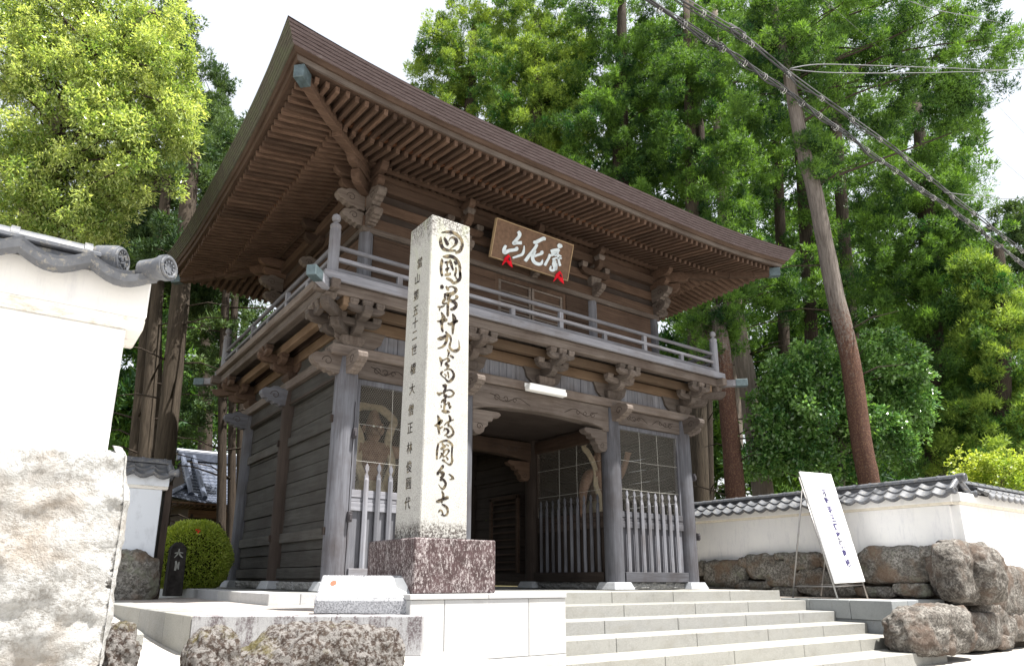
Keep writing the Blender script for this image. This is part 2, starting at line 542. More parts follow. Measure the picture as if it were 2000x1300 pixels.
# --- lintels, plates, carved noses
def scroll(name, O, U, V, poly, th, mat, parent, groove=True, cx=.0, cy=.0, gr=.07, flip=1):
    mb = MB().prism(poly, O, U, V, th)
    o = mb.build(name, mat, parent, bevel=.008)
    if groove:
        Ov = Vector(O); Uu = Vector(U).normalized(); Vv = Vector(V).normalized(); N = Uu.cross(Vv)
        g = MB()
        for s in (-1, 1):
            pts = []
            for k in range(22):
                t = k / 21; a = t * 4.6 * math.pi / 2 * flip; rr = gr * (1 - t * .78)
                pts.append(Ov + Uu * (cx + rr * math.cos(a)) + Vv * (cy + rr * math.sin(a)) + N * s * (th / 2 + .001))
            g.tube(pts, .006, 4)
        g.build('carving', wood('dark', 'x'), o)
    return o


CLOUD = [(-.02, .14), (.10, .15), (.16, .18), (.24, .17), (.30, .13), (.37, .13), (.43, .08), (.43, .02), (.38, -.04), (.33, -.05),
         (.29, -.09), (.24, -.09), (.20, -.13), (.15, -.12), (.10, -.16), (.05, -.14), (-.02, -.15)]


def vine(mb, x0, x1, zc, y, sgn):
    L = x1 - x0
    for (a, rr, k0, tt) in ((.25, .055, 0, 1), (.42, .045, 1, -1), (.58, .04, 0, 1)):
        cx = x0 + L * a
        pts = [(cx + rr * (1 - t / 14 * .5) * math.cos(sgn * tt * t * .5 + k0 * 3), y, zc + rr * (1 - t / 14 * .5) * math.sin(sgn * tt * t * .5 + k0 * 3)) for t in range(12)]
        mb.tube(pts, .007, 4)
    mb.tube([(x0 + L * t / 16, y, zc + .05 * math.sin(t * .75)) for t in range(2, 15)], .007, 4)


for (y, full) in ((0, True), (D, False)):
    s = -1 if y == 0 else 1
    for (x0, x1) in ((.13, 1.86), (5.34, 7.07)):
        lo = MB().box(x0, y - .09, 2.985, x1, y + .09, 3.265).build('lintel', wood('beam', 'x'), gate, bevel=.012)
        if full:
            g = MB(); vine(g, x0 + .1, x0 + .9, 3.13, y - .091, 1); vine(g, x1 - .1, x1 - .9, 3.13, y - .091, -1)
            g.build('carving', wood('dark', 'x'), lo)
    n = 24; top = 3.265
    poly = [(2.1, top)] + [(5.1, top)] + [(5.1, 2.80), (4.95, 2.80)] + [(4.95 - 2.7 * k / n, 2.84 + .10 * math.sin(math.pi * k / n) ** .6) for k in range(n + 1)] + [(2.1, 2.80)]
    lo = MB().prism(poly, (0, y, 0), (1, 0, 0), (0, 0, 1), .22).build('arched_lintel', wood('beam', 'x'), gate, bevel=.012)
    if full:
        g = MB(); vine(g, 2.3, 3.4, 3.06, y - .111, 1); vine(g, 4.95, 3.9, 3.06, y - .111, -1)
        g.build('carving', wood('dark', 'x'), lo)
# cross beams inside the passage
for x in (1.98, 5.22):
    MB().box(x - .08, .15, 2.70, x + .08, 2.2, 2.94).build('inner_beam', wood('brown', 'y'), gate, bevel=.01)
n = 20
poly = [(2.1, 2.95), (5.1, 2.95)] + [(5.1 - 3.0 * k / n, 2.52 + .14 * math.sin(math.pi * k / n) ** .6) for k in range(n + 1)]
lo = MB().prism(poly, (0, 2.355, 0), (1, 0, 0), (0, 0, 1), .2).build('arched_lintel', wood('brown', 'x'), gate, bevel=.012)
g = MB(); vine(g, 4.95, 3.9, 2.78, 2.25, -1); vine(g, 2.2, 3.2, 2.78, 2.25, 1); g.build('carving', wood('dark', 'x'), lo)
# carved arms under the arched lintels
ARM = [(0, .30), (.52, .30), (.56, .26), (.50, .20), (.40, .19), (.38, .13), (.30, .12), (.30, .05), (.24, .01), (.22, -.06), (.14, -.11), (.05, -.10), (0, -.04)]
for (x, sg) in ((1.98 + .15, 1), (5.22 - .15, -1)):
    for y, zz in ((0, 2.52), (2.355, 2.24)):
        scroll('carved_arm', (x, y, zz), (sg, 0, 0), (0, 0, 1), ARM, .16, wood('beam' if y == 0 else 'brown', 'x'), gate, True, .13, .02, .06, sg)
# side lintels
for x in (0, W):
    for (y0, y1) in ((.14, 2.21), (2.50, 4.57)):
        MB().box(x - .08, y0, 2.985, x + .08, y1, 3.265).build('lintel', wood('side', 'y'), gate, bevel=.012)
# noses
for (x, y, ux, uy, tn) in [(-.13, 0, -1, 0, 'beam'), (0, -.13, 0, -1, 'beam'), (W + .13, 0, 1, 0, 'beam'), (W, -.13, 0, -1, 'beam'), (1.98, -.13, 0, -1, 'beam'), (5.22, -.13, 0, -1, 'beam'),
                           (-.13, 2.355, -1, 0, 'grey'), (-.13, D, -1, 0, 'grey'), (0, D + .13, 0, 1, 'grey'), (W + .13, D, 1, 0, 'grey')]:
    scroll('carved_nose', (x, y, 3.14), (ux, uy, 0), (0, 0, 1), CLOUD, .15, wood(tn, 'x' if ux else 'y'), gate, True, .20, .02, .08)
# plate on the pillars
MB().box(-.30, -.16, 3.268, W + .30, .16, 3.42).build('plate', wood('beam', 'x'), gate, bevel=.012)
MB().box(-.16, .162, 3.268, .16, D + .3, 3.42).build('plate', wood('beam', 'y'), gate, bevel=.012)
MB().box(W - .16, .162, 3.268, W + .16, D + .3, 3.42).build('plate', wood('beam', 'y'), gate, bevel=.012)
MB().box(.162, D - .16, 3.268, W - .162, D + .16, 3.42).build('plate', wood('beam', 'x'), gate, bevel=.012)
# boarded frieze above it, then the stepped beams that carry the balcony
mb = MB(); x = -.05
while x < W + .05:
    w_ = rnd.uniform(.13, .2); mb.box(x + .003, -.02 + rnd.uniform(0, .006), 3.42, min(x + w_, W + .05) - .003, .02, 3.72); x += w_
mb.build('frieze', wood('rail', 'z'), gate, bevel=.003)
MB().box(-.02, .022, 3.42, .02, D, 3.72).build('frieze', wood('side', 'z'), gate)
MB().box(W - .02, .022, 3.42, W + .02, D, 3.72).build('frieze', wood('side', 'z'), gate)
MB().box(.02, D - .02, 3.42, W - .02, D + .02, 3.72).build('frieze', wood('side', 'x'), gate)


def ring(name, o, z0, z1, th, tone, ext=0.0, bev=.01):
    """four beams round the gate at offset o outside the pillar lines"""
    MB().box(-o - ext, -o - th / 2, z0, W + o + ext, -o + th / 2, z1).build(name, wood(tone, 'x'), gate, bevel=bev)
    MB().box(-o - ext, D + o - th / 2, z0, W + o + ext, D + o + th / 2, z1).build(name, wood(tone, 'x'), gate, bevel=bev)
    MB().box(-o - th / 2 + .002, -o - ext, z0 + .003, -o + th / 2 + .002, D + o + ext, z1 - .003).build(name, wood(tone, 'y'), gate, bevel=bev)
    MB().box(W + o - th / 2 - .002, -o - ext, z0 + .003, W + o + th / 2 - .002, D + o + ext, z1 - .003).build(name, wood(tone, 'y'), gate, bevel=bev)


ring('wall_beam', 0.0, 3.72, 3.90, .13, 'light')
ring('wall_beam', 0.0, 3.93, 4.12, .12, 'brown')
ring('inner_balcony_beam', .30, 3.84, 3.99, .12, 'light', .28)
ring('outer_balcony_beam', .545, 3.975, 4.13, .13, 'beam', .22)
# balcony floor: boards with open ends, edge board
mb = MB(); x = -.62
while x < W + .62:
    mb.box(x + .002, -.64, 4.132, x + .178, .32, 4.20); x += .18
mb.build('balcony_floor', wood('beam', 'y'), gate)
for xa, xb in ((-.64, .30), (W - .30, W + .64)):
    mb = MB(); y = .33
    while y < D + .6: mb.box(xa, y + .002, 4.132, xb, min(y + .178, D + .62), 4.20); y += .18
    mb.build('balcony_floor', wood('beam', 'x'), gate)
MB().box(.3, D - .3, 4.132, W - .3, D + .62, 4.2).build('balcony_floor', wood('beam', 'x'), gate)
MB().box(-.685, -.685, 4.135, W + .685, -.60, 4.262).build('balcony_edge', wood('rail', 'x'), gate, bevel=.008)
MB().box(-.685, D + .60, 4.135, W + .685, D + .685, 4.262).build('balcony_edge', wood('rail', 'x'), gate, bevel=.008)
for xa in (-.683, W + .60):
    MB().box(xa, -.597, 4.137, xa + .083, D + .597, 4.26).build('balcony_edge', wood('beam', 'y'), gate, bevel=.008)
# diagonal tie beams with capped ends
for (cx, cy, sx, sy) in ((0, 0, -1, -1), (W, 0, 1, -1), (0, D, -1, 1), (W, D, 1, 1)):
    a = Vector((cx + sx * .1, cy + sy * .1, 4.04)); b = Vector((cx + sx * .97, cy + sy * .97, 4.05))
    t = MB().beam(a, b, .12, .13).build('tie_beam', wood('rail', 'x'), gate, bevel=.006)
    d = (b - a).normalized()
    MB().beam(b - d * .22, b + d * .012, .135, .145).build('metal_cap', patina, t, bevel=.006)


# --- brackets
def boat(mb, O, U, L0, L1, zb, zt, th):
    h = zt - zb
    poly = [(L0, zt), (L1, zt), (L1, zb + h * .55)] + [(L1 - .02 - .10 * math.sin(a * .39), zb + h * .55 * (1 - math.sin(a * .39))) for a in (1, 2, 3)]
    poly = [(L0, zt), (L1, zt), (L1, zb + h * .6), (L1 - .03, zb + h * .3), (L1 - .09, zb + h * .06), (L1 - .15, zb)]
    if L0 < 0: poly += [(L0 + .15, zb), (L0 + .09, zb + h * .06), (L0 + .03, zb + h * .3), (L0, zb + h * .6)]
    else: poly += [(L0, zb)]
    mb.prism(poly, O, U, (0, 0, 1), th)


def blk(mb, c, z0, s=.085, h=.10):
    mb.frustum(c[0], c[1], z0, z0 + h * .45, s * .72, s * .72, s, s)
    mb.box(c[0] - s, c[1] - s, z0 + h * .45, c[0] + s, c[1] + s, z0 + h)


def bracket(x, y, outs, z=3.42, tone='beam', o1=.30, o2=.545, dz=0.14, name='bracket'):
    c = Vector((x, y, 0)); A = MB(); B = MB(); BL = []
    B.frustum(x, y, z + .001, z + .07, .13, .13, .18, .18); B.box(x - .18, y - .18, z + .07, x + .18, y + .18, z + .15)
    for u in outs:
        u = Vector((*u, 0)); k = u.length; ud = u.normalized(); al = Vector((-ud.y, ud.x, 0))
        boat(A, (x, y, 0), ud, .02, (o1 + .10) * k, z + .15, z + .30, .13)
        boat(A, (x, y, 0), ud, .02, (o2 + .12) * k, z + .302, z + .45, .125)
        if len(outs) == 1 or k > 1.1 or True:
            p1 = c + ud * o1 * k; p2 = c + ud * o2 * k
            if k < 1.1:
                boat(A, (p1.x, p1.y, 0), al, -.34, .34, z + .255, z + .36, .10)
                for t in (-.27, 0, .27): q = p1 + al * t; BL.append((q, z + .33, .07, .09))
                for t in (-.2, .2): q = p2 + al * t; BL.append((q, z + .455, .068, .095))
                boat(A, (p2.x, p2.y, 0), al, -.28, .28, z + .375, z + .47, .095)
            BL.append((p2, z + .452, .08, .10))
    al = Vector((1, 0, 0)) if any(abs(u[1]) == 1 and u[0] == 0 for u in outs) else Vector((0, 1, 0))
    boat(A, (x, y, 0), al, -.36, .36, z + .152, z + .30, .12)
    o = A.build(name, wood(tone, 'x' if len(outs) > 1 else 'y'), gate, bevel=.008)
    B.build('bearing_block', wood(tone, 'z'), o, bevel=.008)
    for a_ in BL:
        m_ = MB(); blk(m_, *a_); m_.build('bearing_block', wood(tone, 'z'), o, bevel=.008)


bracket(0, 0, [(0, -1), (-1, 0), (-1, -1)])
bracket(W, 0, [(0, -1), (1, 0), (1, -1)])
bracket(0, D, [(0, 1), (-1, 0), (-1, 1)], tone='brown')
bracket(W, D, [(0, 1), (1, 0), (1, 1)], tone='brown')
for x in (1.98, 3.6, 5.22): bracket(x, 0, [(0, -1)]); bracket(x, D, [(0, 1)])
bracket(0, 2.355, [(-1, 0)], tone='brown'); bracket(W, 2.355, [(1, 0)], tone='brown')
# shaped shoulders of the frieze either side of each front bracket
SH = [(-.44, .30), (.44, .30), (.40, .24), (.36, .12), (.26, .04), (.20, 0), (-.20, 0), (-.26, .04), (-.36, .12), (-.40, .24)]
for x in (1.98, 3.6, 5.22, .12, W - .12):
    MB().prism(SH, (x, -.045, 3.425), (1, 0, 0), (0, 0, 1), .05).build('shaped_board', wood('beam', 'x'), gate, bevel=.006)

# --- balcony railing
o = .60


def posts(c0, c1, n): return [c0 + (c1 - c0) * k / n for k in range(1, n)]


sides = []
for yy in (-.555, D + .555): sides.append(('x', yy, -.535, W + .535, 8))
for xx in (-.535, W + .535): sides.append(('y', xx, -.535, D + .535, 6))
for ax, c, a, b, n in sides:
    L = (lambda s, z: (s, c, z)) if ax == 'x' else (lambda s, z: (c, s, z))
    mb = MB().beam(L(a, 4.31), L(b, 4.31), .10, .085); mb.build('foot_rail', wood('rail', ax), gate, bevel=.008)
    mb = MB().beam(L(a, 4.50), L(b, 4.50), .065, .055); mb.build('middle_rail', wood('rail', ax), gate, bevel=.006)
    mb = MB().tube([L(a, 4.68), L((a + b) / 2, 4.685), L(b, 4.68)], .034, 12); mb.build('top_rail', wood('rail', ax), gate, smooth=True, angle=60)
    for k, s in enumerate(posts(a, b, n)):
        zt = 4.65 if k % 2 else 4.473
        mb = MB(); h = .042
        for z0, z1 in ((4.353, 4.472), (4.528, zt)):
            if z1 - z0 > .02:
                if ax == 'x': mb.box(s - h, c - h * .8, z0, s + h, c + h * .8, z1)
                else: mb.box(c - h * .8, s - h, z0, c + h * .8, s + h, z1)
        mb.build('rail_post', wood('rail', 'z'), gate, bevel=.005)
for x in (-.535, W + .535):
    for y in (-.555, D + .555):
        r = .078
        MB().lathe(x, y, [(r, 4.262), (r, 4.93), (r * .9, 4.94), (r * .9, 4.955), (r, 4.965), (r, 5.0), (r * .85, 5.02), (r * .36, 5.035), (r * .34, 5.06), (r * .7, 5.08), (r * .82, 5.12), (r * .68, 5.16), (r * .3, 5.18), (0.006, 5.195)], 20).build('newel_post', wood('rail', 'z'), gate, smooth=True, angle=40)

# --- upper storey
UX = [.30, 2.06, 5.14, 6.90]; UY0, UY1 = .33, D - .33
for x in UX:
    for y in (UY0, UY1):
        MB().lathe(x, y, [(.115, 4.2), (.115, 5.3), (.108, 5.66)], 20).build('upper_pillar', wood('grey', 'z'), gate, smooth=True, angle=50)
for x in (UX[0], UX[3]):
    MB().lathe(x, 2.355, [(.115, 4.2), (.115, 5.3), (.108, 5.66)], 20).build('upper_pillar', wood('brown', 'z'), gate, smooth=True, angle=50)


def upper_boards(s0, s1, c, ax, side, seed, tone='brown', z0=4.2, z1=5.66):
    r = random.Random(seed); mb = MB(); z = z0
    while z < z1:
        h = r.uniform(.2, .3); zt = min(z + h, z1); o_ = r.uniform(0, .012) * side
        if ax == 'x': mb.box(s0, min(c, c + .04 * side) + o_, z + .003, s1, max(c, c + .04 * side) + o_, zt - .003)
        else: mb.box(min(c, c + .04 * side) + o_, s0, z + .003, max(c, c + .04 * side) + o_, s1, zt - .003)
        z = zt
    mb.build('upper_wall', wood(tone, ax), gate, bevel=.004)


for a, b in ((.41, 1.95), (5.25, 6.79)): upper_boards(a, b, UY0, 'x', -1, 51)
upper_boards(2.17, 2.80, UY0, 'x', -1, 52); upper_boards(4.46, 5.03, UY0, 'x', -1, 53)
upper_boards(.41, 6.79, UY1, 'x', 1, 54)
for a, b in ((UY0 + .11, 2.25), (2.46, UY1 - .11)):
    upper_boards(a, b, UX[0], 'y', -1, 55); upper_boards(a, b, UX[3], 'y', 1, 56)
# double sliding doors
door = MB().box(2.80, UY0 - .03, 4.2, 2.88, UY0 + .05, 5.50).box(4.38, UY0 - .03, 4.2, 4.46, UY0 + .05, 5.50).box(2.80, UY0 - .032, 5.42, 4.46, UY0 + .05, 5.52).build('door_frame', wood('brown', 'z'), gate, bevel=.006)
for (a, b) in ((2.88, 3.62), (3.64, 4.38)):
    dl = MB().box(a, UY0, 4.22, b, UY0 + .02, 5.42).build('door', wood('brown', 'x'), gate)
    f = MB()
    for (x0, x1) in ((a, a + .055), (b - .055, b)): f.box(x0, UY0 - .025, 4.22, x1, UY0 - .002, 5.42)
    for k in range(7): z = 4.24 + k * .19; f.box(a + .055, UY0 - .022, z, b - .055, UY0 - .002, z + .035)
    f.box((a + b) / 2 - .02, UY0 - .026, 4.24, (a + b) / 2 + .02, UY0 - .002, 4.8)
    f.build('door_grille', wood('beam', 'x'), dl, bevel=.003)
# beams round the upper storey
def uring(name, o_, z0, z1, th, tone):
    a0, a1, b0, b1 = UX[0] - o_, UX[3] + o_, UY0 - o_, UY1 + o_
    MB().box(a0 - th / 2, b0 - th / 2, z0, a1 + th / 2, b0 + th / 2, z1).build(name, wood(tone, 'x'), gate, bevel=.01)
    MB().box(a0 - th / 2, b1 - th / 2, z0, a1 + th / 2, b1 + th / 2, z1).build(name, wood(tone, 'x'), gate, bevel=.01)
    MB().box(a0 - th / 2 + .002, b0 + th / 2, z0 + .002, a0 + th / 2 + .002, b1 - th / 2, z1 - .002).build(name, wood(tone, 'y'), gate, bevel=.01)
    MB().box(a1 - th / 2 - .002, b0 + th / 2, z0 + .002, a1 + th / 2 - .002, b1 - th / 2, z1 - .002).build(name, wood(tone, 'y'), gate, bevel=.01)


uring('upper_beam', .03, 5.50, 5.60, .16, 'beam')
uring('upper_beam', 0.0, 5.60, 5.78, .22, 'brown')
uring('upper_beam', 0.0, 5.78, 5.94, .08, 'dark')
uring('upper_beam', 0.0, 5.94, 6.12, .17, 'brown')
uring('upper_beam', 0.0, 6.12, 6.28, .08, 'dark')
uring('upper_beam', .06, 6.28, 6.46, .20, 'brown')
uring('upper_beam', 0.0, 6.46, 6.95, .08, 'brown')
uring('eave_purlin', .27, 6.585, 6.745, .15, 'rafter')
for x in UX + [3.6]:
    for y, s in ((UY0, -1), (UY1, 1)):
        if x in (UX[0], UX[3]): continue
        A = MB(); boat(A, (x, y, 0), (0, s, 0), -.05, .36, 6.12, 6.30, .13); boat(A, (x, y - .0, 0), (0, s, 0), -.05, .42, 6.40, 6.56, .12)
        boat(A, (x, y + s * .14, 0), (1, 0, 0), -.38, .38, 6.0, 6.14, .1)
        o_ = A.build('upper_bracket', wood('brown', 'y'), gate, bevel=.008)
        B = MB(); B.frustum(x, y + s * .06, 5.80, 5.98, .09, .09, .14, .14); B.build('bearing_block', wood('beam', 'z'), o_, bevel=.006)
        for q_ in ((x, y + s * .30, 6.30, .08), (x - .3, y + s * .14, 6.14, .07), (x, y + s * .14, 6.14, .07), (x + .3, y + s * .14, 6.14, .07)):
            m_ = MB(); blk(m_, q_[:2], q_[2], q_[3], .1); m_.build('bearing_block', wood('beam', 'z'), o_, bevel=.006)
        scroll('carved_nose', (x, y + s * .1, 5.70), (0, s, 0), (0, 0, 1), [(a_ * .7, b_ * .8) for a_, b_ in CLOUD], .12, wood('beam', 'y'), gate, True, .14, .02, .06)
for y in (2.355,):
    for x, s in ((UX[0], -1), (UX[3], 1)):
        A = MB(); boat(A, (x, y, 0), (s, 0, 0), -.05, .36, 6.12, 6.30, .13); boat(A, (x, y, 0), (s, 0, 0), -.05, .42, 6.40, 6.56, .12)
        boat(A, (x + s * .14, y, 0), (0, 1, 0), -.38, .38, 6.0, 6.14, .1)
        A.build('upper_bracket', wood('brown', 'x'), gate, bevel=.008)
        scroll('carved_nose', (x + s * .1, y, 5.70), (s, 0, 0), (0, 0, 1), [(a_ * .7, b_ * .8) for a_, b_ in CLOUD], .12, wood('beam', 'x'), gate, True, .14, .02, .06)
for (x, y, sx, sy) in ((UX[0], UY0, -1, -1), (UX[3], UY0, 1, -1), (UX[0], UY1, -1, 1), (UX[3], UY1, 1, 1)):
    big = [(a_ * 1.05, b_ * 1.0) for a_, b_ in CLOUD]
    for (ux, uy) in ((sx, 0), (0, sy)):
        scroll('carved_nose', (x + ux * .1, y + uy * .1, 5.72), (ux, uy, 0), (0, 0, 1), [(a_ * .8, b_ * .8) for a_, b_ in CLOUD], .15, wood('beam', 'x' if ux else 'y'), gate, True, .16, .02, .07)
        scroll('carved_nose', (x + ux * .1, y + uy * .1, 6.02), (ux, uy, 0), (0, 0, 1), big, .15, wood('beam', 'x' if ux else 'y'), gate, True, .22, .02, .08)
    A = MB(); boat(A, (x, y, 0), (sx, sy, 0), 0, .62, 6.12, 6.32, .14); boat(A, (x, y, 0), (sx, sy, 0), 0, .85, 6.36, 6.58, .15)
    boat(A, (x, y, 0), (sx, 0, 0), 0, .5, 6.18, 6.34, .12); boat(A, (x, y, 0), (0, sy, 0), 0, .5, 6.18, 6.34, .12)
    boat(A, (x, y, 0), (sx, 0, 0), 0, .62, 6.40, 6.58, .12); boat(A, (x, y, 0), (0, sy, 0), 0, .62, 6.40, 6.58, .12)
    A.build('upper_bracket', wood('rafter', 'x'), gate, bevel=.01)

# ------------------------------------------------------------------ eaves and roof
OC = 1.88


def rise(u):     # u = distance along the eave from the corner
    t = max(0.0, 1 - u / 3.6)
    return .17 * t ** 2.1


def edges():
    # (origin corner, along dir, outward dir, length)
    return [(Vector((0, 0, 0)), Vector((1, 0, 0)), Vector((0, -1, 0)), W, 'x'), (Vector((0, D, 0)), Vector((0, -1, 0)), Vector((-1, 0, 0)), D, 'y'),
            (Vector((W, 0, 0)), Vector((0, 1, 0)), Vector((1, 0, 0)), D, 'y'), (Vector((W, D, 0)), Vector((-1, 0, 0)), Vector((0, 1, 0)), W, 'x')]


def rz(o, s, L):
    """extra height at offset o and position s (0..L along wall line) of an eave"""
    u = min(s + OC, L + OC - s)
    return rise(u) * (0.35 + 0.65 * max(0, o) / OC) * (1 if o > 0 else 0)


eaves = MB().box(.25, .28, 6.952, W - .25, D - .28, 7.0).build('roof', wood('dark', 'x'), gate)
raf_rest = {'x': MB(), 'y': MB()}
nraf = {'k': 0}
for (O, A, N, L, ax) in edges():
    front = N.y < 0; left = N.x < 0
    rax = 'y' if ax == 'x' else 'x'
    s = -1.44; pitch = .142
    k = 0
    while s <= L + 1.44:
        lim = 0.0
        dd = max(-s, s - L)        # beyond wall corner: starts at the hip line
        for kind in ('flying', 'base'):
            if kind == 'flying': o0, o1, w_, h_ = max(.62, dd + .05), 1.50, .058, .085
            else: o0, o1, w_, h_ = max(-.35, dd + .05), .74, .064, .10
            if o1 - o0 < .08: continue
            def q(o_):
                zb = (6.605 - .145 * (o_ - .68) / .82) if kind == 'flying' else 6.53 + (.72 - o_) * .26
                return O + A * s + N * o_ + Vector((0, 0, zb + h_ / 2 + rz(o_, s, L)))
            j = rnd.uniform(-.012, .012)
            vis = front or left
            m = MB().beam(q(o0), q(o1 + j), w_, h_)
            big = (front and kind == 'flying' and s < 7.6) or (left and kind == 'flying' and L - s < 3.0)
            if big and nraf['k'] < 96:
                nraf['k'] += 1
                m.build('rafter', wood('rafter', rax), eaves, bevel=.004)
            else:
                raf_rest[rax].add(m.v, m.f)
        s += pitch
for a in ('x', 'y'):
    oo = raf_rest[a].build('rafter', wood('rafter', a), eaves); oo['kind'] = 'stuff'


def strip(fn, mat, name, close=True, smooth=False, sol=0.0, which=None):
    """sweep a section (list of (offset, z)) round the four eaves with mitred corners"""
    for idx, (O, A, N, L, ax) in enumerate(edges()):
        if which is not None and idx not in which: continue
        rows = []
        for (o_, z_) in fn:
            row = []; n = 44
            oc = o_ + (.10 * (o_ / OC) ** 3 if o_ > 1.3 else 0)
            for i in range(n + 1):
                t = i / n
                t = .5 - .5 * math.cos(math.pi * t)
                s = -oc + (L + 2 * oc) * t
                u = min(s + oc, L + oc - s)
                fl = (oc - o_) * max(0, 1 - u / 3.0) ** 2
                row.append(O + A * s + N * (o_ + fl) + Vector((0, 0, z_ + rise(u) * (0.35 + 0.65 * max(0, o_) / OC) * (1 if o_ > 0 else 0))))
            rows.append(row)
        if close: rows.append(rows[0])
        m = MB().grid(rows)
        mt = mat[idx] if isinstance(mat, (list, tuple)) else mat
        m.build(name, mt, eaves, smooth=smooth, sol=sol)


wx = [wood('brown', 'x'), wood('brown', 'y'), wood('brown', 'y'), wood('brown', 'x')]
wo = [wood('orange', 'x'), wood('orange', 'y'), wood('orange', 'y'), wood('orange', 'x')]
wg = [wood('beam', 'x'), wood('brown', 'y'), wood('beam', 'y'), wood('beam', 'x')]
# boards above the rafters
strip([(.60, 6.70), (1.52, 6.545)], [wood('rafter', 'x'), wood('rafter', 'y'), wood('rafter', 'y'), wood('rafter', 'x')], 'roof_boarding', False, sol=.02)
strip([(-.1, 6.85), (.64, 6.665)], [wood('rafter', 'x'), wood('rafter', 'y'), wood('rafter', 'y'), wood('rafter', 'x')], 'roof_boarding', False, sol=.02)
# the batten over the base rafters, the fascias under the bark
strip([(.66, 6.625), (.75, 6.61), (.75, 6.69), (.66, 6.705)], wo, 'kick_batten')
strip([(1.46, 6.545), (1.555, 6.535), (1.57, 6.60), (1.46, 6.61)], wg, 'eave_fascia')
strip([(1.475, 6.602), (1.60, 6.602), (1.625, 6.665), (1.475, 6.665)], wx, 'upper_fascia')


# layered bark edge
def barkmat(name, a, b, moss):  # the moss flag paints in green light reflected from the trees
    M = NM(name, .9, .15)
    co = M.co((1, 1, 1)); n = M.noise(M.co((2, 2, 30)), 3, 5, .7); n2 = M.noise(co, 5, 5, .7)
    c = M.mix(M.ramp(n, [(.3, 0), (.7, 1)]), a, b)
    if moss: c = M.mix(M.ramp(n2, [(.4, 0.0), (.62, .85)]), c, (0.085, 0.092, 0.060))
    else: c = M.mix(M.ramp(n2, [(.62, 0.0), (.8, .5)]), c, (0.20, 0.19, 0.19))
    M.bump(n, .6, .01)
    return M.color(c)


bk = barkmat('bark_shingle', (0.070, 0.052, 0.052), (0.135, 0.108, 0.110), False)
bk_refl = barkmat('reflected_green_bark_shingle', (0.055, 0.050, 0.042), (0.10, 0.092, 0.075), True)  # left eave: the trees' green reflection is put into the bark colour
sec = []
nl = 6
for k in range(nl):
    t0, t1 = k / nl, (k + 1) / nl
    z0 = 6.665 + .225 * t0; z1 = 6.665 + .225 * t1 - .013
    o0 = 1.640 + .115 * t0; o1 = 1.640 + .115 * t1
    sec += [(o0 + .006, z0), (o1 + .002, z1), (o1 - .032, z1 + .001), (o1 - .030, z1 + .012)]
sec += [(1.75, 6.888), (1.45, 6.93), (1.45, 6.668)]
strip(sec, [bk, bk_refl, bk, bk], 'bark_edge')
# roof surface: hipped, curving up to the ridge
rows = []
for k in range(15):
    t = k / 14
    o_ = 1.745 - t * (1.745 + 2.30)
    z_ = 6.89 + .28 * 0 + 1.0 * t + 1.5 * t * t
    row = []
    r1 = max(0, 1 - t * 3)
    pts = []
    for (O, A, N, L, ax) in edges()[:1] + edges()[2:4] + edges()[1:2]:
        for i in range(24):
            q_ = i / 24; q_ = .5 - .5 * math.cos(math.pi * q_)
            oc = o_ + (.10 * r1 if o_ > .5 else 0)
            s = -oc + (L + 2 * oc) * q_; u = min(s + oc, L + oc - s)
            fl = (oc - o_) * max(0, 1 - u / 3.0) ** 2
            pts.append(O + A * s + N * (o_ + fl) + Vector((0, 0, z_ + rise(u) * r1)))
    rows.append(pts + [pts[0]])
MB().grid(rows).build('bark_roof', bk, eaves, smooth=True)
MB().box(1.6, 2.1, 9.3, 5.6, 2.6, 9.75).box(1.5, 2.0, 9.75, 5.7, 2.7, 9.85).build('ridge', bk, eaves, bevel=.03)
# hip rafters
for (cx, cy, sx, sy) in ((0, 0, -1, -1), (W, 0, 1, -1), (0, D, -1, 1), (W, D, 1, 1)):
    def hp(a, dz=0): return Vector((cx + sx * a, cy + sy * a, (6.555 - .13 * (a - .68) / .82 if a > .68 else 6.53 + (.72 - a) * .22) + rise(max(0, OC - a)) * (0.35 + 0.65 * max(0, a) / OC) * (1 if a > 0 else 0) + dz))
    mb = MB(); prev = None
    pts = [hp(-.3, .0), hp(.2, -.0), hp(.70, -.01)]
    for a_, b_ in zip(pts[:-1], pts[1:]): mb.beam(a_, b_, .15, .2)
    pts = [hp(.5, .07), hp(.85, .02), hp(1.2, .02), hp(1.56, .03)]
    for a_, b_ in zip(pts[:-1], pts[1:]): mb.beam(a_, b_, .13, .17)
    h = mb.build('hip_rafter', wood('rafter', 'x'), eaves, bevel=.008)
    d = (pts[-1] - pts[-2]).normalized()
    MB().beam(pts[-1] - d * .20, pts[-1] + d * .02, .145, .185).build('metal_cap', patina, h, bevel=.008)
eaves.location = (eaves.location.x + .02, eaves.location.y + .06, -.13)
eaves.scale = (1, 1.015, 1)

# ================================================================== PLAQUE, LAMP, STATUES
plq_m = wood('brown', 'x')
pa, pb, pc, pd = P(974, 428, Y=-.30), P(1124, 480, Y=-.30), P(1104, 546, Y=0.02), P(957, 499, Y=0.02)
# the plaque leans forward: its top stands further out than its foot
PO = Vector((3.33, -.13, 5.86))
PU = Vector((1, 0, 0)); PV = Vector((0, -.28, .96)).normalized(); PN = PU.cross(PV)      # PN points out and down


def Pp(px, py):
    """point of the plaque's face seen at a pixel"""
    v = F + R2 * ((px - PX) / FPX) - U2 * ((py - PY) / FPX)
    q = PO + PN * .032
    t = (q - CP).dot(PN) / v.dot(PN)
    return CP + v * t - PN * .0


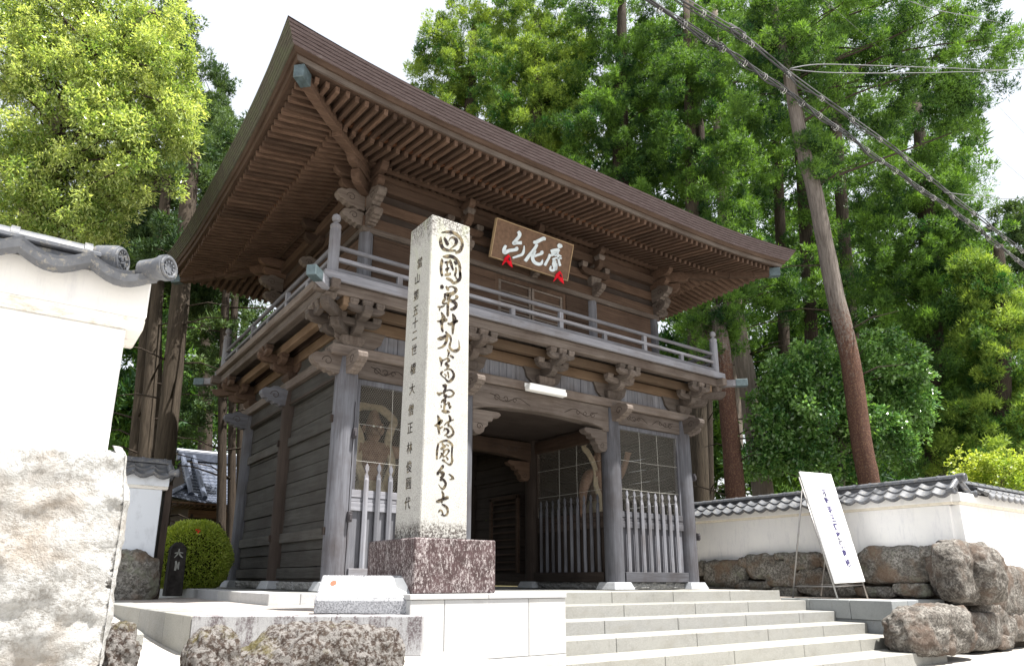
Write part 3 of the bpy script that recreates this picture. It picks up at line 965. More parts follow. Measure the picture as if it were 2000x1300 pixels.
cs = [Pp(*c) for c in ((974, 428), (1124, 480), (1104, 546), (957, 499))]
us = [(c - PO).dot(PU) for c in cs]; vs_ = [(c - PO).dot(PV) for c in cs]
u0, u1 = (us[0] + us[3]) / 2, (us[1] + us[2]) / 2; v0, v1 = (vs_[2] + vs_[3]) / 2, (vs_[0] + vs_[1]) / 2
plq = thing('name_plaque', 'brown wooden plaque with three silver brushed characters hung under the gate eaves', 'plaque', tuple(PO))
MB().prism([(u0, v0), (u1, v0), (u1, v1), (u0, v1)], PO, PU, PV, .05).build('board', NM('plaque_wood').color((0.16, 0.085, 0.05)), plq, bevel=.004)
plq.children[0].data.materials[0] = flat('faded_board', (0.135, 0.085, 0.058), .8, .2, nz=.25)
gold = flat('plaque_edge', (0.40, 0.29, 0.17), 0.5, 0.4)
fm = MB(); ff = .012
for a, b, c, d_ in ((u0 - ff, v0 - ff, u1 + ff, v0), (u0 - ff, v1, u1 + ff, v1 + ff), (u0 - ff, v0, u0, v1), (u1, v0, u1 + ff, v1)):
    fm.prism([(a, b), (c, b), (c, d_), (a, d_)], PO, PU, PV, .075)
fm.build('border', gold, plq, bevel=.003)
silver = flat('silver_paint', (0.58, 0.66, 0.72), 0.5, 0.4)


def smooth_pts(pts, k=6):
    pts = [tuple(float(c) for c in p) for p in pts]
    if len(pts) < 3: return pts if len(pts) < 2 else [tuple(pts[0][i] + (pts[1][i] - pts[0][i]) * t / k for i in range(len(pts[0]))) for t in range(k + 1)]
    q = [pts[0]] + pts + [pts[-1]]; out = []
    for i in range(1, len(q) - 2):
        for j in range(k):
            t = j / k; a, b, c, d = q[i - 1], q[i], q[i + 1], q[i + 2]
            out.append(tuple(.5 * (2 * b[m] + (c[m] - a[m]) * t + (2 * a[m] - 5 * b[m] + 4 * c[m] - d[m]) * t * t + (3 * b[m] - a[m] - 3 * c[m] + d[m]) * t ** 3) for m in range(len(b))))
    out.append(pts[-1])
    return out


def brush(mb, pts, fn, N, th):
    """one brush stroke: pts = (x, y, half width) in drawing units, fn maps (x, y) to the surface"""
    q = smooth_pts(pts); L, Rr = [], []
    for i, p in enumerate(q):
        a = q[max(0, i - 1)]; b = q[min(len(q) - 1, i + 1)]
        dx, dy = b[0] - a[0], b[1] - a[1]; l = math.hypot(dx, dy) or 1
        w_ = max(.3, p[2]) * (.75 if i in (0, len(q) - 1) else 1)
        L.append((p[0] - dy / l * w_, p[1] + dx / l * w_)); Rr.append((p[0] + dy / l * w_, p[1] - dx / l * w_))
    L3 = [fn(*p) for p in L]; R3 = [fn(*p) for p in Rr]; n = len(L3)
    vs = [p + N * th for p in L3] + [p + N * th for p in R3] + [p - N * .002 for p in L3] + [p - N * .002 for p in R3]
    fs = []
    for i in range(n - 1):
        fs += [(i, i + 1, n + i + 1, n + i), (i, 2 * n + i, 2 * n + i + 1, i + 1), (n + i, n + i + 1, 3 * n + i + 1, 3 * n + i)]
    fs += [(0, n, 3 * n, 2 * n), (n - 1, 2 * n - 1, 4 * n - 1, 3 * n - 1)]
    mb.add(vs, fs)


PLQ = [  # strokes of the plaque, drawn at 10.83 units per photograph pixel from (960, 440)
    [(555, 130, 30), (590, 180, 36), (575, 240, 34), (520, 310, 34), (465, 380, 36), (530, 375, 32), (635, 370, 36)],
    [(300, 425, 26), (262, 500, 36), (275, 575, 40), (370, 535, 36), (480, 520, 34), (525, 500, 38), (520, 455, 20)],
    [(685, 430, 8), (675, 540, 24), (640, 615, 28), (540, 655, 25), (440, 690, 20)],
    [(880, 345, 24), (930, 360, 40), (1010, 320, 38), (1100, 280, 38), (1110, 320, 26)],
    [(960, 400, 28), (890, 520, 34), (790, 640, 34), (705, 760, 36)],
    [(1050, 540, 26), (1060, 590, 30), (960, 630, 26), (900, 660, 24)],
    [(915, 530, 30), (885, 600, 34), (862, 690, 36), (900, 780, 34), (990, 820, 34), (1050, 800, 30), (1075, 720, 8)],
    [(1400, 400, 26), (1440, 440, 50), (1460, 480, 36)],
    [(1250, 560, 40), (1320, 530, 34), (1400, 520, 30), (1425, 550, 20)],
    [(1235, 610, 30), (1200, 700, 26), (1150, 790, 28), (1120, 850, 30)],
    [(1260, 610, 24), (1340, 590, 26), (1420, 560, 16)], [(1260, 650, 14), (1380, 600, 16)],
    [(1380, 560, 18), (1400, 640, 20), (1420, 760, 22), (1445, 860, 26)], [(1330, 640, 24), (1400, 620, 14), (1470, 660, 14)],
    [(1280, 720, 20), (1370, 690, 18), (1480, 700, 18)], [(1300, 760, 30), (1340, 720, 16)], [(1330, 740, 34), (1320, 820, 44), (1340, 900, 40), (1290, 955, 28), (1235, 930, 22), (1255, 860, 14)],
    [(1370, 800, 16), (1360, 900, 26), (1350, 950, 20)]]
ins = MB()
for st in PLQ: brush(ins, st, lambda x, y: Pp(960 + x / 10.83, 440 + y / 10.83), PN, .012)
ins.build('lettering', silver, plq)
red = flat('red_cloth', (0.75, 0.012, 0.03), 0.7, 0.2)
for (ax_, ay) in ((345, 620), (1430, 965)):
    for pts in ([(0, 0), (-75, 60), (-135, 230), (-60, 150), (-20, 90)], [(0, 0), (40, 60), (85, 275), (10, 215), (-40, 145), (-25, 60)]):
        mb = MB(); q3 = [Pp(960 + (ax_ + a) / 10.83, 440 + (ay + b) / 10.83) + PN * .03 for a, b in pts]
        n = len(q3); cc = sum(q3, Vector()) / n + PN * .05
        mb.add(q3 + [cc], [(i, (i + 1) % n, n) for i in range(n)])
        mb.add([p - PN * .02 for p in q3], [tuple(range(n))])
        mb.build('red_cloth', red, plq)
    p0 = Pp(960 + (ax_ - 15) / 10.83, 440 + (ay + 70) / 10.83) + PN * .08
    MB().tube([p0, p0 - PN * .02 + Vector((0, 0, -.03)), p0 + Vector((.0, -.01, -.06))], .013, 8).build('hook', iron, plq)

# tube lamp under the frieze
la, lb = P(1030, 752, Y=-.24), P(1103, 768, Y=-.24)
zl = (la.z + lb.z) / 2
lamp = thing('tube_lamp', 'white plastic fluorescent tube lamp fixed over the passage lintel', 'lamp', (3.5, -.24, zl))
whitep = flat('white_plastic', (0.82, 0.82, 0.80), 0.35, 0.5, nz=.03)
hh = .055
MB().box(la.x, -.175, zl + .0, lb.x, -.14, zl + .07).box(la.x + .02, -.30, zl - .02, lb.x - .02, -.176, zl + .045).build('housing', whitep, lamp, bevel=.006)
MB().prism([(-.065, -.055), (.065, -.055), (.075, .0), (.065, .02), (-.065, .02)], (((la.x + lb.x) / 2), -.24, zl - .022), (0, 1, 0), (0, 0, 1), lb.x - la.x).build('cover', whitep, lamp, bevel=.006)


# guardian statues (skin-modifier bodies)
def statue(loc, face, label, mir=1):
    root = thing('guardian_statue', label, 'statue', loc, 'guardian statues in the bays')
    st_m = NM('old_painted_wood' + str(loc[0]), .8, .2)
    co = st_m.co(); n = st_m.noise(co, 7, 5, .7)
    st_m.bump(n, .6, .03)
    m = st_m.color(st_m.mix(st_m.ramp(n, [(.35, 0), (.65, 1)]), (0.12, 0.07, 0.048), (0.23, 0.15, 0.105)))
    J = [((0, 0, 1.05), .21), ((0, 0, 1.3), .20), ((0, .01, 1.55), .25), ((0, 0, 1.76), .21), ((0, -.02, 1.9), .10), ((0, -.04, 2.03), .15), ((0, -.04, 2.2), .15), ((0, -.02, 2.34), .09), ((0, -.02, 2.45), .07),
         ((-.34, 0, 1.74), .13), ((-.56, -.06, 1.44), .10), ((-.70, -.16, 1.12), .065), ((-.74, -.19, 1.0), .07),
         ((.34, 0, 1.76), .13), ((.62, .0, 1.80), .095), ((.74, -.08, 2.08), .065), ((.76, -.10, 2.2), .075),
         ((-.17, 0, .9), .17), ((-.25, -.04, .58), .12), ((-.27, .0, .28), .085), ((-.28, -.14, .24), .06),
         ((.17, 0, .9), .17), ((.28, -.02, .6), .12), ((.33, .03, .28), .085), ((.36, -.12, .24), .06)]
    E_ = [(0, 1), (1, 2), (2, 3), (3, 4), (4, 5), (5, 6), (6, 7), (7, 8), (3, 9), (9, 10), (10, 11), (11, 12), (3, 13), (13, 14), (14, 15), (15, 16), (0, 17), (17, 18), (18, 19), (19, 20), (0, 21), (21, 22), (22, 23), (23, 24)]
    for hx, hy, hz, base, up in ((-.74, -.19, 1.0, 12, -1), (.76, -.10, 2.2, 16, 1)):
        for k in range(5):
            i0 = len(J); a = (k - 2) * .03
            J += [((hx + a * 1.1, hy - .03, hz + up * .07), .022), ((hx + a * 1.5, hy - .06, hz + up * .12), .016)]
            E_ += [(base, i0), (i0, i0 + 1)]
    me = bpy.data.meshes.new('body')
    ca, sa = math.cos(face), math.sin(face)
    me.from_pydata([(mir * x * ca - y * sa, mir * x * sa + y * ca, z - .02) for (x, y, z), r in J], E_, [])
    o = bpy.data.objects.new('body', me); COL.objects.link(o); o.parent = root
    me.materials.append(m)
    sk = o.modifiers.new('skin', 'SKIN'); o.modifiers.new('sub', 'SUBSURF').render_levels = 2; o.modifiers['sub'].levels = 2
    for v, (p_, r) in zip(me.skin_vertices[0].data, J): v.radius = (r, r)
    me.skin_vertices[0].data[0].use_root = True
    sk.use_smooth_shade = True
    def T(x, y, z): return (loc[0] + mir * x * ca - y * sa, loc[1] + mir * x * sa + y * ca, loc[2] + z)
    # face
    for s in (-1, 1):
        MB().tube([T(s * .11, -.15, 2.165), T(s * .06, -.20, 2.15), T(s * .02, -.19, 2.13)], [.015, .028, .02], 6).build('eyebrow', m, root, smooth=True)
        MB().tube([T(s * .16, -.03, 2.16), T(s * .17, -.02, 2.1), T(s * .16, -.02, 2.02)], [.02, .035, .02], 6).build('ear', m, root, smooth=True)
        MB().tube([T(s * .08, -.14, 2.06), T(s * .075, -.165, 2.03), T(s * .06, -.15, 1.99)], [.03, .04, .02], 8).build('cheek', m, root, smooth=True)
    MB().tube([T(0, -.17, 2.14), T(0, -.235, 2.07), T(0, -.19, 2.05)], [.02, .038, .03], 8).build('nose', m, root, smooth=True)
    MB().tube([T(-.06, -.17, 1.98), T(0, -.20, 1.97), T(.06, -.17, 1.98)], .022, 6).build('mouth', m, root, smooth=True)
    for s in (-1, 1):
        c = Vector(T(s * .06, -.175, 2.115))
        MB().tube([c + Vector((0, 0, -.014)), c, c + Vector((0, 0, .014))], [.008, .022, .008], 8).build('eye', flat('statue_eye' + str(loc[0]), (0.8, 0.78, 0.7), .3, .5), root, smooth=True)
    # divine scarf: a flat band that loops over the head and falls past the shoulders
    band = flat('scarf_wood' + str(loc[0]), (0.30, 0.25, 0.17), .8, .2, nz=.3)
    for s in (-1, 1):
        path = smooth_pts([(0, .12, 2.52), (s * .20, .10, 2.48), (s * .40, .05, 2.30), (s * .33, -.02, 2.15), (s * .24, -.1, 1.85), (s * .30, -.16, 1.5), (s * .20, -.2, 1.15), (s * .36, -.16, .8)], 6)
        rows = []
        for i, p_ in enumerate(path):
            a = path[max(0, i - 1)]; b = path[min(len(path) - 1, i + 1)]
            d_ = Vector(b) - Vector(a); sd_ = d_.cross(Vector((0, 1, .2))).normalized() * .065
            w0 = Vector(p_)
            rows.append([T(*(w0 + sd_ * q_ + Vector((0, .02 * math.cos(q_ * 5), 0)))) for q_ in (-1, -.5, 0, .5, 1)])
        MB().grid(rows).build('scarf', band, root, smooth=True, sol=.025)
    # skirt
    mb = MB(); rows = []
    for z, r in ((1.22, .26), (1.0, .33), (.75, .36), (.55, .43)):
        rows.append([T((r + .03 * math.sin(k * 1.9)) * math.cos(2 * math.pi * k / 24), (r * .8 + .03 * math.sin(k * 1.9)) * math.sin(2 * math.pi * k / 24), z) for k in range(25)])
    mb.grid(rows).build('skirt', band, root, smooth=True, sol=.02)
    mb = MB(); 
    c0 = Vector(T(0, 0, 0)); mb.frustum(c0.x, c0.y, c0.z, c0.z + .22, .5, .42, .44, .36); mb.box(c0.x - .6, c0.y - .5, .1, c0.x + .6, c0.y + .5, c0.z)
    mb.build('rock_base', rough_st, root, bevel=.03)


statue((1.0, 1.22, .45), 0.0, 'carved guardian statue with scarf behind the netting left of the passage', 1)
statue((5.95, 1.10, .45), 0.1, 'carved guardian statue with looped scarf behind the netting right of the passage', 1.0)

# ================================================================== GROUND, PLATFORM, STEPS
def nz3(x, y, z=0.0, s=1.0): return noise.noise(Vector((x * s, y * s, z * s)))


def sst(a, b, x):
    t = min(1, max(0, (x - a) / (b - a))); return t * t * (3 - 2 * t)


def gh(x, y):
    street = -.94
    if x < -.35:       # concrete ramp beside the landing
        h = street + (-.43 - street) * sst(-5.6, -4.7, y) + .22 * sst(-3.3, 1.2, y)
        inner = -.20
        h = h + (inner - h) * sst(1.5, 3.0, y)
    else:
        h = street + (-.02 - street) * sst(-1.1, -.3, y)
    if x > 9.5: h = street + (-.05 - street) * sst(-3.2, -2.6, y)
    if x < -4.4: h = street + (-.2 - street) * sst(-4.6, -3.6, y)
    if y > 26: h += (y - 26) * .10
    return h


xs = [-300, -150, -80, -40, -20, -12, -8] + [-6 + .25 * k for k in range(73)] + [14, 18, 24, 32, 45, 70, 110, 180, 300, 500]
ys = [-200, -80, -40, -20, -12, -9, -7] + [-6 + .2 * k for k in range(61)] + [7, 8, 10, 13, 17, 24, 32, 45, 65, 100, 160, 300, 500]
g = MB().grid([[(x, y, gh(x, y)) for x in xs] for y in ys])
GM = NM('ground', .95, .1)
co = GM.co()
n1 = GM.noise(co, .5, 6, .7); n2 = GM.noise(co, 30, 4, .7)
yv = GM.sep(GM.tc.outputs['Object'], 1)
mrn = GM.n.new('ShaderNodeMapRange'); GM.ln(yv, mrn.inputs[0]); mrn.inputs[1].default_value = 1.2; mrn.inputs[2].default_value = 3.0
conc = GM.mix(GM.ramp(n2, [(.3, 0), (.7, 1)]), (0.34, 0.32, 0.29), (0.44, 0.42, 0.39))
soil = GM.mix(GM.ramp(n1, [(.4, 0), (.6, 1)]), (0.09, 0.06, 0.035), (0.07, 0.09, 0.03))
soil = GM.mix(GM.ramp(n2, [(.45, 0), (.6, .6)]), soil, (0.16, 0.10, 0.06))
GM.bump(n2, .4, .02)
gm = GM.color(GM.mix(mrn.outputs[0], conc, soil))
tag(g.build('ground', gm, smooth=True), kind='structure')

gr_a = granite('grey_granite', (0.34, 0.34, 0.34), (0.42, 0.42, 0.42), (0.22, 0.22, 0.22), 230)
gr_y = granite('step_granite', (0.27, 0.27, 0.25), (0.32, 0.32, 0.305), (0.18, 0.18, 0.17), 200, stain=chain(st_drip((0.17, 0.155, 0.125), .50, .75, (1.2, 1.2, 3), .7), st_drip((0.10, 0.09, 0.08), .60, .72, (7, 7, 2), .7)))
gr_d = granite('stained_granite', (0.34, 0.35, 0.37), (0.40, 0.41, 0.43), (0.24, 0.24, 0.25), 230, stain=st_drip((0.08, 0.06, 0.065), .46, .56, (5, 5, 1.6), .9))
gr_s = granite('sawn_granite', (0.42, 0.43, 0.44), (0.48, 0.49, 0.50), (0.32, 0.32, 0.32), 200, stain=chain(st_drip((0.28, 0.27, 0.25), .5, .75, (3, 3, 1), .6), st_drip((0.14, 0.13, 0.12), .62, .72, (9, 9, 1.2), .6)))


def slab(name, pts, z0, z1, mat, parent=None, bevel=.006):
    n = len(pts)
    m = MB().add([(x, y, z0) for x, y in pts] + [(x, y, z1) for x, y in pts], [tuple(range(n))[::-1], tuple(range(n, 2 * n))] + [(i, (i + 1) % n, n + (i + 1) % n, n + i) for i in range(n)])
    return m.build(name, mat, parent, bevel=bevel)


# the gate's platform: paving inside, granite kerbs round the rim
plat = thing('platform', None, None, (3.6, 2, -.2)); plat['kind'] = 'structure'
slab('paving', [(-.78, -.69), (.30, -.69), (.30, -.44), (7.48, -.44), (7.48, 5.6), (-.78, 5.6)], -.9, -.012, gr_y, plat)
yk = 5.6; y = -.75
kerbs = []
yy = -1.0
while yy < 5.5:
    kerbs.append((-1.15, yy + .004, -.782, min(yy + 1.15, 5.6) - .004)); yy += 1.15
kerbs.append((-.779, -1.0, .30, -.70))
for a, b, c, d_ in kerbs: slab('kerb', [(a, b), (c, b), (c, d_), (a, d_)], -.5, 0.0, gr_s, plat)
slab('paving', [(.305, -1.685), (7.5, -1.685), (7.5, -.445), (.305, -.445)], -.9, -.006, gr_y, plat)

# pedestal left of the steps, and the block course of its face
ped = thing('stone_pedestal', 'pale sawn granite pedestal block beside the steps, under the inscribed stone pillar', 'pedestal', (.6, -2.4, -1))
PYF, PT = -3.76, .040
pxa, pxb = P(801, 1180, Y=-3.76).x, P(1105, 1200, Y=PYF).x
pja = P(868, 1200, Y=PYF).x; pjb = P(1033, 1200, Y=PYF).x; pjc = P(953, 1163, Y=PYF).x
for a, b in ((pxa - .01, pjc - .002), (pjc + .002, pxb + .004)): slab('coping', [(a, PYF - .015), (b, PYF - .015), (b, -1.69), (a, -1.69)], PT - .045, PT, gr_s, ped, .004)
for a, b in ((pxa, pja - .002), (pja + .002, pjb - .002), (pjb + .002, pxb)): slab('block', [(a, PYF), (b, PYF), (b, -3.5), (a, -3.5)], -.52, PT - .048, gr_s, ped, .004)
for a, b in ((pxa, pjc - .002), (pjc + .002, pxb)): slab('block', [(a, PYF), (b, PYF), (b, -3.5), (a, -3.5)], -1.2, -.524, gr_s, ped, .004)
slab('core', [(pxa + .02, -3.49), (pxb - .01, -3.49), (pxb - .01, -1.7), (pxa + .02, -1.7)], -1.2, -.01, gr_s, ped)

# stone steps
steps = thing('stone_steps', 'pale granite steps rising from the street to the gate', 'steps', (4.5, -3, -.9))
YN = [-1.72, -2.2, -2.7, -3.2, -3.75, -4.3, -4.85]
ZN = [0.0, -.155, -.31, -.465, -.62, -.775, -.93]
rr = random.Random(3)
for k in range(6):
    x = pxb + .006 if YN[k] > -3.95 else P(1105, 1290, Y=YN[k]).x
    back = YN[k - 1] - .0 if k else -1.3
    xe = 7.5
    xs_ = [x]
    while xs_[-1] < xe - .9: xs_.append(xs_[-1] + rr.uniform(1.15, 1.5))
    xs_[-1] = xe
    st = MB()
    for a, b in zip(xs_[:-1], xs_[1:]):
        st.box(a + .003, YN[k], ZN[k] - .17, b - .003, (YN[k - 1] if k else -1.685) + .03 * 0, ZN[k])
    st.build('step', gr_y, steps, bevel=.006)
MB().box(1.6, -4.28, -1.2, 7.49, -1.0, -.80).build('step_core', gr_y, steps)

# lower landing
land = thing('landing', None, None, (-1.6, -1, -.3)); land['kind'] = 'structure'
A_, B_ = Vector((-2.38, -3.04, 0)), Vector((-.83, -4.02, 0))
M1 = A_.lerp(B_, .60)
u_ = (B_ - A_).normalized(); nb = Vector((-u_.y, u_.x, 0)) * .30
for p_, q_ in ((A_, M1), (M1, B_)):
    d_ = u_ * .003
    slab('kerb', [tuple((p_ + d_)[:2]), tuple((q_ - d_)[:2]), tuple((q_ - d_ + nb)[:2]), tuple((p_ + d_ + nb)[:2])], -.43, -.125, gr_d, land)
slab('footing', [tuple((A_ + u_ * .02)[:2]), tuple(B_[:2]), tuple((B_ + nb)[:2]), tuple((A_ + u_ * .02 + nb)[:2])], -1.1, -.434, gr_a, land)
ys_ = [-3.03, -2.2, -1.2, .1, 1.4, 3.0]
lx = lambda y: -2.38 - (y + 3.04) * .054
for a, b in zip(ys_[:-1], ys_[1:]): slab('kerb', [(lx(a), a + .003), (lx(a) + .28, a + .24 if a < -3 else a + .003), (lx(b) + .28, b - .003), (lx(b), b - .003)], -.6, -.126, gr_y, land)
pav = granite('paving_granite', (0.36, 0.33, 0.30), (0.43, 0.40, 0.37), (0.25, 0.22, 0.20), 90, stain=st_drip((0.20, 0.14, 0.11), .5, .75, (3, 3, 3), .7))
slab('paving', [(-2.08, -2.76), (pxa - .012, -3.62), (pxa - .012, -1.006), (-1.157, -1.006), (-1.157, 3.0), (-2.40, 3.0)], -.6, -.132, pav, land)
slab('kerb', [(-3.1, -2.4), (-2.62, -2.5), (-2.58, -1.9), (-3.0, -1.8)], -.75, -.27, gr_y, land, .02)
slab('paving', [(pxa - .01, -1.686), (.30, -1.686), (.30, -1.003), (pxa - .01, -1.003)], -.6, -.128, pav, land)

# right cheek block beside the steps
chk = thing('cheek_block', 'low grey granite cheek wall at the right end of the steps, under the standing sign', 'cheek wall', (8.3, -2.8, -.5))
gch = granite('cheek_granite', (0.27, 0.29, 0.30), (0.34, 0.36, 0.37), (0.18, 0.19, 0.19), 200, stain=st_drip((0.16, 0.12, 0.12), .6, .72, (8, 8, 1.5), .6))
for (a, b) in ((-2.25, -1.72), (-2.95, -2.256), (-3.62, -2.956)): slab('coping', [(7.505, a), (8.0, a), (8.0, b), (7.505, b)], -.42, -.13, gch, chk)
slab('coping', [(8.006, -3.62), (9.25, -3.62), (9.25, -3.1), (8.006, -3.1)], -.42, -.13, gch, chk)
slab('block', [(7.53, -3.60), (9.2, -3.60), (9.2, -1.7), (7.53, -1.7)], -1.2, -.425, gch, chk)
slab('fill', [(8.004, -3.09), (9.4, -3.09), (9.4, -.4), (8.004, -.4)], -.6, -.135, pav, chk)
slab('fill', [(7.485, -1.7), (8.0, -1.7), (8.0, -.4), (7.485, -.4)], -.6, -.137, pav, chk)

# ================================================================== MONUMENT
def lichen(M, c):
    z = M.sep(M.tc.outputs['Object'], 2)
    f1 = M.noise(M.co((3, 3, 1.4)), 9, 6, .75); fine = M.noise(M.co(), 45, 4, .75)
    def band(z0, z1):
        mr = M.n.new('ShaderNodeMapRange'); M.ln(z, mr.inputs[0]); mr.inputs[1].default_value = z0; mr.inputs[2].default_value = z1
        return mr.outputs[0]
    foot = M.math('MULTIPLY', band(.80, .50), M.math('ADD', f1, .15))
    top = M.math('MULTIPLY', band(3.0, 3.85), M.math('ADD', f1, .05))
    st_ = M.math('ADD', M.ramp(foot, [(.24, 0), (.40, 1)]), M.ramp(top, [(.30, 0), (.46, 1)]), True)
    st_ = M.math('MULTIPLY', st_, M.ramp(fine, [(.42, .0), (.56, 1)]))
    c = M.mix(st_, c, (0.06, 0.05, 0.045))
    sp = M.noise(M.co(), 75, 4, .8)
    c = M.mix(M.ramp(sp, [(.60, 0), (.68, .65)]), c, (0.12, 0.11, 0.10))
    gn = M.noise(M.co((1, 1, .5)), 7, 5, .7)
    return M.mix(M.math('MULTIPLY', M.ramp(gn, [(.5, 0), (.7, .6)]), band(2.2, 3.8)), c, (0.34, 0.37, 0.24))


Z0M = .001
mon = thing('inscribed_stone_pillar', 'tall square granite pillar carved with large dark characters, standing in front of the gate', 'stone pillar', (-.35, -3.25, 0))
shaft_m = granite('pillar_granite', (0.38, 0.385, 0.375), (0.47, 0.475, 0.47), (0.22, 0.22, 0.215), 110, stain=lichen)


def plinth_stain(M, c):
    n = M.noise(M.co((1.6, 1.6, .5)), 6, 6, .8); fine = M.noise(M.co((1, 1, .5)), 70, 4, .85)
    base = M.mix(M.ramp(M.noise(M.co(), 6, 4, .6), [(.35, 0), (.65, 1)]), (0.032, 0.018, 0.018), (0.066, 0.040, 0.042))
    f = M.math('ADD', fine, M.math('MULTIPLY', M.math('ADD', n, -.5), .5))
    return M.mix(M.ramp(f, [(.50, 0), (.62, 1)]), base, (0.34, 0.31, 0.31))


pl_m = granite('lichen_plinth', (0.4, 0.4, 0.4), (0.5, 0.5, 0.5), (0.3, 0.3, 0.3), 90, stain=plinth_stain)
YM = -3.70; YF = -3.60
q0, q1 = P(806, 1158, Y=YM), P(968, 1158, Y=YM)
pl = MB().box(q0.x, YM, PT + .001, q1.x, YM + .96, .520).build('plinth', pl_m, mon, bevel=.012)
z0_ = .521; tl, tr = P(844, 418, Y=YF), P(918.6, 444.6, Y=YF); z1_ = tl.z
xl0, xr0 = P(819, 1048, Y=YF).x, P(912, 1052, Y=YF).x
xl1, xr1 = tl.x, tr.x
yf0 = yf1 = YF; yb0 = YF + .50; yb1 = YF + .46
sh = MB()
ap = Vector(((xl1 + xr1) / 2, (yf1 + yb1) / 2, z1_ + .05))
sh.add([(xl0, yf0, z0_), (xr0, yf0, z0_), (xr0, yb0, z0_), (xl0, yb0, z0_), (xl1, yf1, z1_), (xr1, yf1, z1_), (xr1, yb1, z1_), (xl1, yb1, z1_), tuple(ap)],
       [(0, 3, 2, 1), (0, 1, 5, 4), (1, 2, 6, 5), (2, 3, 7, 6), (3, 0, 4, 7), (4, 5, 8), (5, 6, 8), (6, 7, 8), (7, 4, 8)])
sh.build('shaft', shaft_m, mon, bevel=.010)
def carve_stain(M, c):
    return M.mix(M.ramp(M.noise(M.co(), 16, 4, .7), [(.45, 0), (.62, 1)]), (0.022, 0.018, 0.018), (0.17, 0.14, 0.09))
carve_m = NM('carved_groove', .95, .05); carve_m = carve_m.color(carve_stain(carve_m, None))
